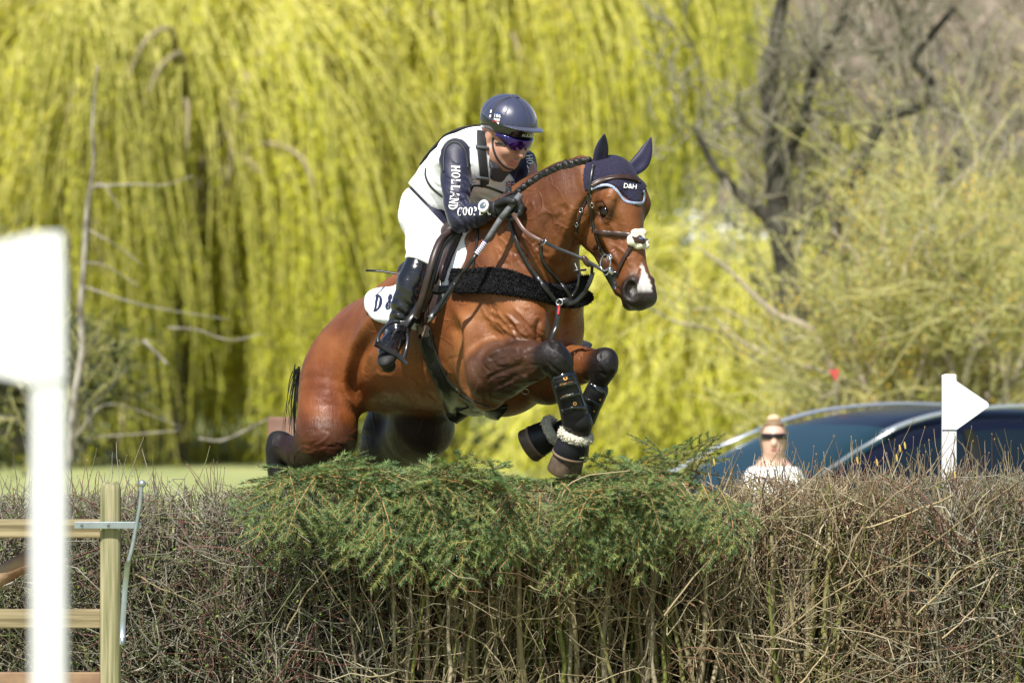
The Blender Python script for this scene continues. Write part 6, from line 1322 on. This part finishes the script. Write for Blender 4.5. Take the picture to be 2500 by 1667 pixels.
# ---- white flags
M_flagw = mat('white_plastic_flag', (.70, .71, .73), .5, noise=(9, .5, (.60, .60, .58)))
def marker(name, post, outline, Y, th, label, r=.0):
    x0, x1, yt, yb = post; a, b = P(x0, yt, Y), P(x1, yb, Y); w = b[0] - a[0]; root = empty(name, ((a[0] + b[0]) / 2, Y, 0), label, 'flag')
    v, f = boxm(((a[0] + b[0]) / 2, Y, a[2] / 2), (w, w * .8, a[2]), None, w * .12); mk('post', v, f, M_flagw, root, smooth=False)
    A_ = [P(p[0], p[1], Y) for p in outline]; n = len(A_); V = [q + np.array([0, dy, 0]) for dy in (-w * .4 - th - .001, -w * .4 - .001) for q in A_]
    F = [tuple(range(n)), tuple(range(n, 2 * n))[::-1]] + [(i, n + i, n + (i + 1) % n, (i + 1) % n) for i in range(n)]; mk('flag_panel', V, F, M_flagw, root, smooth=False); return root
marker('marker_flag', (78, 162, 640, 2000), [(-60, 605), (95, 566), (158, 566), (160, 700), (160, 925), (80, 938), (-60, 905)], -13, .004, 'large out-of-focus white marker flag on a post close to the camera at the left')
marker('marker_flag', (2299, 2335, 914, 1800), [(2299, 916), (2306, 912), (2332, 913), (2334, 930), (2408, 980), (2413, 986), (2412, 993), (2335, 1048), (2299, 1048)], .12, .004, 'small white triangular marker flag standing in the hazel hedge in front of the car')
# ---- brown post behind the horse
wj = empty('wooden_post', P(690, 1100, 8), 'weathered reddish-brown wooden block half hidden behind the hind leg of the horse', 'post')
a, b = P(655, 1018, 8), P(745, 1200, 8); v, f = boxm(((a[0] + b[0]) / 2, 8, (a[2] - .45) / 2), (b[0] - a[0], .15, a[2] + .45), None, .01); mk('post', v, f, mat('red_brown_timber', (.17, .085, .065), .85, noise=(5, .8, (.26, .16, .12))), wj, smooth=False)
a, b = P(745, 1140, 8), P(990, 1180, 8); v, f = boxm(((a[0] + b[0]) / 2, 8, (a[2] - .45) / 2), (b[0] - a[0], .12, a[2] + .45), None, .01); mk('rail', v, f, bpy.data.materials['red_brown_timber'], wj, smooth=False)
rf_ = empty('red_flag', P(2035, 1000, 14), 'small red marker flag blurred behind the roof of the car', 'flag'); mk('post', *tube1([P(2041, 930, 14), P(2041, 1120, 14)], .006, 6), M_bark, rf_); mk('flag_panel', [P(2022, 903, 14), P(2050, 901, 14), P(2042, 932, 14), P(2022, 903, 14.02), P(2050, 901, 14.02), P(2042, 932, 14.02)], [(0, 1, 2), (5, 4, 3), (0, 3, 4, 1), (1, 4, 5, 2), (2, 5, 3, 0)], mat('faded_red', (.50, .07, .05), .7), rf_, smooth=False)

# ---- spectator
YS = 7.0
def S_(px, py, dy=0): return P(px, py, YS + dy)
sk_ = [ell(S_(1889, 1073), (.062, .085, .092), k=.02), ell(S_(1889, 1103, -.03), (.044, .055, .046), k=.03), chain([S_(1888, 1100, .02), S_(1887, 1150, .02)], [.044, .050], k=.02), chain([S_(1889, 1068, -.08), S_(1889, 1084, -.092)], [.010, .015], k=.012)]
tor = [chain([S_(1888, 1165), S_(1888, 1220), S_(1888, 1330), S_(1888, 1420)], [.10, .13, .115, .13], k=.05, flat=(np.array([0, 1, 0]), 1.15)), chain([S_(1846, 1166), S_(1888, 1150), S_(1931, 1166)], [.045, .05, .045], k=.05), ell(S_(1888, 1225, -.08), (.13, .06, .07), k=.05)]
arms_ = [chain([S_(1844, 1172), S_(1830, 1240, -.02), S_(1830, 1300, -.08)], [.050, .040, .034], k=.02), chain([S_(1933, 1172), S_(1947, 1240, -.02), S_(1945, 1300, -.08)], [.050, .040, .034], k=.02), chain([S_(1830, 1300, -.08), S_(1868, 1292, -.28)], [.034, .024], k=.02), chain([S_(1945, 1300, -.08), S_(1908, 1292, -.28)], [.034, .024], k=.02)]
for bx in (1872, 1904):
    for i in range(4): arms_.append(chain([S_(bx, 1286 + 5 * i, -.30), S_(bx + (6 if bx < 1889 else -6), 1287 + 5 * i, -.335), S_(bx + (14 if bx < 1889 else -14), 1289 + 5 * i, -.325)], [.010, .009, .008], k=.004))
    arms_.append(chain([S_(bx, 1284, -.30), S_(bx + (4 if bx < 1889 else -4), 1276, -.33)], [.011, .009], k=.006)); arms_.append(ell(S_(bx, 1293, -.30), (.028, .03, .036), k=.012))
legs_ = [chain([S_(1862, 1430), S_(1858, 1600), S_(1858, 1830)], [.095, .065, .05], k=.03), chain([S_(1914, 1430), S_(1920, 1600), S_(1920, 1830)], [.095, .065, .05], k=.03)]
zf = float(gz(1.3, YS)); 
legs_ = [chain([S_(1862, 1430), np.array([S_(1860, 0)[0], YS - .02, .05]), np.array([S_(1858, 0)[0], YS, zf + .09])], [.090, .065, .045], k=.03), chain([S_(1914, 1430), np.array([S_(1918, 0)[0], YS - .02, .05]), np.array([S_(1920, 0)[0], YS, zf + .09])], [.090, .065, .045], k=.03)]
sp_ = empty('person', (S_(1888, 0)[0], YS, zf), 'fair-haired spectator in dark sunglasses and white T-shirt standing beside the car behind the hedge', 'person')
V, Q = polygonise(sk_ + tor + arms_ + legs_, .011); mk('body', V, Q, M_skin, sp_, cols=np.tile([.62, .40, .31], (len(V), 1))); SPT = bvh_of(V, Q)
V, Q = polygonise(tor + [chain([S_(1844, 1172), S_(1835, 1215, -.02)], [.050, .052], k=.02), chain([S_(1933, 1172), S_(1942, 1215, -.02)], [.050, .052], k=.02)], .012, .010, lambda x, y, z: np.maximum(z - S_(0, 1138)[2] - .03 * (np.abs(x - S_(1888, 0)[0]) / .06) ** 0 * 0, S_(0, 1425)[2] - z)); mk('t_shirt', V, Q, mat('white_cotton', (.82, .82, .82), .9, bump=(12, .3, .01)), sp_)
V, Q = polygonise(legs_, .012, .008); mk('jeans', V, Q, mat('blue_denim', (.05, .08, .16), .9), sp_)
for x in (1858, 1920): mk('shoe', *polygonise([ell((S_(x, 0)[0], YS - .06, zf + .045), (.05, .13, .045))], .012), mat('white_shoe', (.6, .6, .6), .7), sp_)
M_blond = mat('blond_hair', (.55, .40, .24), .6, bump=(150, .5, .004))
V, Q = polygonise([ell(S_(1889, 1069, .012), (.070, .092, .100))], .008, 0, lambda x, y, z: np.minimum(np.maximum(-(y - YS) - .045, -1), 1) * 1.0 + 0 * x - .0 * z if False else np.where(z > S_(0, 1041)[2], -.05, (-(y - YS) - .02)) + 0 * x); mk('hair', V, Q, mat('brown_blond_hair', (.20, .13, .07), .6), sp_)
mk('hair_bun', *polygonise([ell(S_(1889, 1023, .02), (.036, .034, .026))], .008), M_blond, sp_)
sg_ = polygonise([ell(S_(1889, 1066, 0), (.066, .094, .05))], .006, .004, lambda x, y, z: np.maximum(np.maximum(z - S_(0, 1057)[2], S_(0, 1072)[2] + .012 * np.exp(-((x - S_(1889, 0)[0]) / .010) ** 2) - z), (y - YS) + .02)); mk('sunglasses', *sg_, mat('dark_lens', (.012, .008, .008), .15), sp_)
mk('lips', *strap_px([(1883, 1097), (1889, 1097), (1895, 1097)], [SPT], .010, .004, .0), mat('lips', (.40, .14, .12), .5), sp_)
mk('phone', *boxm(S_(1888, 1282, -.34), (.075, .010, .15), None, .004), M_black, sp_)

# ---- dark blue estate car behind the hedge: nose towards the left and the camera
YC = 12.6; cf = nrm([-.86, -.51, 0]); csd = np.array([.51, -.86, 0]) * 1.0       # forward; near side faces the camera
czero = float(gz(0, YC)); cc0 = np.array([P(2043, 0, YC)[0], YC, czero])
car = empty('parked_car', cc0, 'dark blue estate car with silver roof rails parked behind the hedge at the right', 'car')
M_paint = mat('dark_blue_paint', (.004, .006, .018), .32, metal=.1, coat=.25, spec=.35); M_glass = mat('tinted_glass', (.008, .014, .022), .08, spec=.5); M_rail = mat('satin_silver', (.62, .66, .70), .3, metal=.7); M_tyre = mat('tyre_rubber', (.02, .02, .02), .85)
prof = [(2.30, .55, .78), (2.28, .80, .80), (2.05, .93, .86), (1.5, 1.02, .90), (1.02, 1.07, .91), (.72, 1.22, .86), (.40, 1.38, .80), (.05, 1.53, .73), (-.15, 1.60, .69), (-.6, 1.66, .67), (-1.1, 1.65, .67), (-1.7, 1.58, .67), (-1.95, 1.45, .70), (-2.15, 1.22, .78), (-2.28, 1.00, .84), (-2.32, .55, .82)]
secs = []
def section(x, zt, wt, zr):
    """half section points from sill to roof centre"""
    w = .92 - .05 * max(0, abs(x) - 1.8) / .5 * 2; pts = [(w * .93, .28), (w, .45), (w * 1.0, .75), (w * .985, min(.98, zt - .03))]
    if zt > 1.12: pts += [(w * .95, 1.02), (wt + .02, zt - .10), (wt - .06, zt - .03), (wt * .5, zt), (0, zt + .008)]
    else: pts += [(w * .96, zt - .02), (w * .85, zt - .005), (w * .7, zt), (w * .4, zt + .01), (0, zt + .015)]
    return pts
def C_(x, y, z): return cc0 + cf * x + csd * y + UP * z
xs_ = np.linspace(2.30, -2.32, 60); zt_ = np.interp(-xs_, [-p[0] for p in prof], [p[1] for p in prof]); wt_ = np.interp(-xs_, [-p[0] for p in prof], [p[2] for p in prof]); ker = np.array([.25, .5, .25])
for _ in range(2): zt_[1:-1] = np.convolve(zt_, ker, 'same')[1:-1]
V = []; m = 9
for x, z, w in zip(xs_, zt_, wt_):
    h = section(x, z, w, 0); full = [(y, zz) for y, zz in h] + [(-y, zz) for y, zz in h[::-1][1:]]
    for y, zz in full: V.append(C_(x, y, zz))
k = 17; F = [(i * k + j, i * k + j + 1, (i + 1) * k + j + 1, (i + 1) * k + j) for i in range(59) for j in range(k - 1)] + [tuple(range(k)), tuple(range(59 * k, 60 * k))[::-1]]
mk('body', V, F, M_paint, car)
def srf(x, y):                                                           # roof/windscreen height
    return np.interp(-x, -xs_, zt_)
# windscreen: curved sheet on the sloping front
def sheet(pts_grid, mt, nm, par=car, label=None):
    g = np.array(pts_grid); a_, b_ = g.shape[:2]; F = [(i * b_ + j, i * b_ + j + 1, (i + 1) * b_ + j + 1, (i + 1) * b_ + j) for i in range(a_ - 1) for j in range(b_ - 1)]; return mk(nm, g.reshape(-1, 3), F, mt, par)
g = []
for x in np.linspace(.98, .02, 10):
    z = srf(x, 0); w = np.interp(-x, -xs_, wt_) * .93 - .0; g.append([C_(x + .012, y * w, z + .014 - .03 * abs(y) ** 4 - (.0 if abs(y) < .9 else .02)) for y in np.linspace(-1, 1, 13)])
ws = sheet(g, mat('windscreen_glass', (.008, .028, .036), .12, spec=.5), 'windscreen')
for sg2 in (1, -1):
    for (xa, xb) in ((.55, -.42), (-.50, -1.28), (-1.36, -1.88)):
        g = []
        for x in np.linspace(xa, xb, 8):
            z = srf(x, 0); wt = np.interp(-x, -xs_, wt_); z1 = max(1.06, z - .13); y0, y1 = .915, wt + .025 + (.0 if z > 1.5 else .03); t0 = np.linspace(0, 1, 5); zb = 1.03
            g.append([C_(x, sg2 * (np.interp(zb + (z1 - zb) * t, [1.02, max(1.03, z - .10)], [.92 * .95, wt + .02]) + .010), zb + (z1 - zb) * t) for t in t0])
        sheet(g, M_glass, 'window')
    rr = [C_(.12, sg2 * .66, 1.50), C_(-.10, sg2 * .655, 1.57), C_(-.4, sg2 * .65, 1.625), C_(-.9, sg2 * .65, 1.655), C_(-1.4, sg2 * .65, 1.63), C_(-1.85, sg2 * .66, 1.55)]
    p, _ = cr(np.array(rr), np.zeros(6), 6); mk('roof_rail', *ribbon(p, [UP] * len(p), .045, .022), M_rail, car)
    mk('trim', *ribbon([C_(1.02, sg2 * .84, 1.09), C_(.70, sg2 * .80, 1.24), C_(.38, sg2 * .755, 1.40), C_(.05, sg2 * .69, 1.53)], [UP] * 4, .016 if sg2 > 0 else .06, .012), M_rail, car)  # pale strips added along the windscreen posts, imitating reflections there; wider on far side
    mk('trim', *ribbon([C_(.95, sg2 * .925, 1.015), C_(0, sg2 * .930, 1.015), C_(-1.9, sg2 * .925, 1.03)], [UP] * 3, .016, .014), M_rail, car)
    mk('pillar', *ribbon([C_(-.46, sg2 * .935, 1.02), C_(-.46, sg2 * .84, 1.25), C_(-.46, sg2 * .70, 1.52)], [csd * sg2] * 3, .07, .02), M_black, car)
    for x in (1.42, -1.38):
        wq = mk('wheel', *tube1([C_(x, sg2 * .72, .33), C_(x, sg2 * .93, .33)], .33, 24), M_tyre, car); mk('rim', *tube1([C_(x, sg2 * .90, .33), C_(x, sg2 * .94, .33)], .21, 20), M_rail, wq)
    mk('mirror', *polygonise([ell(C_(.62, sg2 * 1.02, 1.06), (.10, .07, .075))], .015), M_paint, car)
    mk('headlight', *polygonise([ell(C_(2.18, sg2 * .68, .78), (.16, .16, .07))], .015), mat('lamp_glass', (.6, .65, .7), .1), car)
ss = empty('camping_chair', P(1500, 1500, 5.5), 'teal folding chair glimpsed through the hedge', 'chair'); bpy.data.objects.remove(ss)
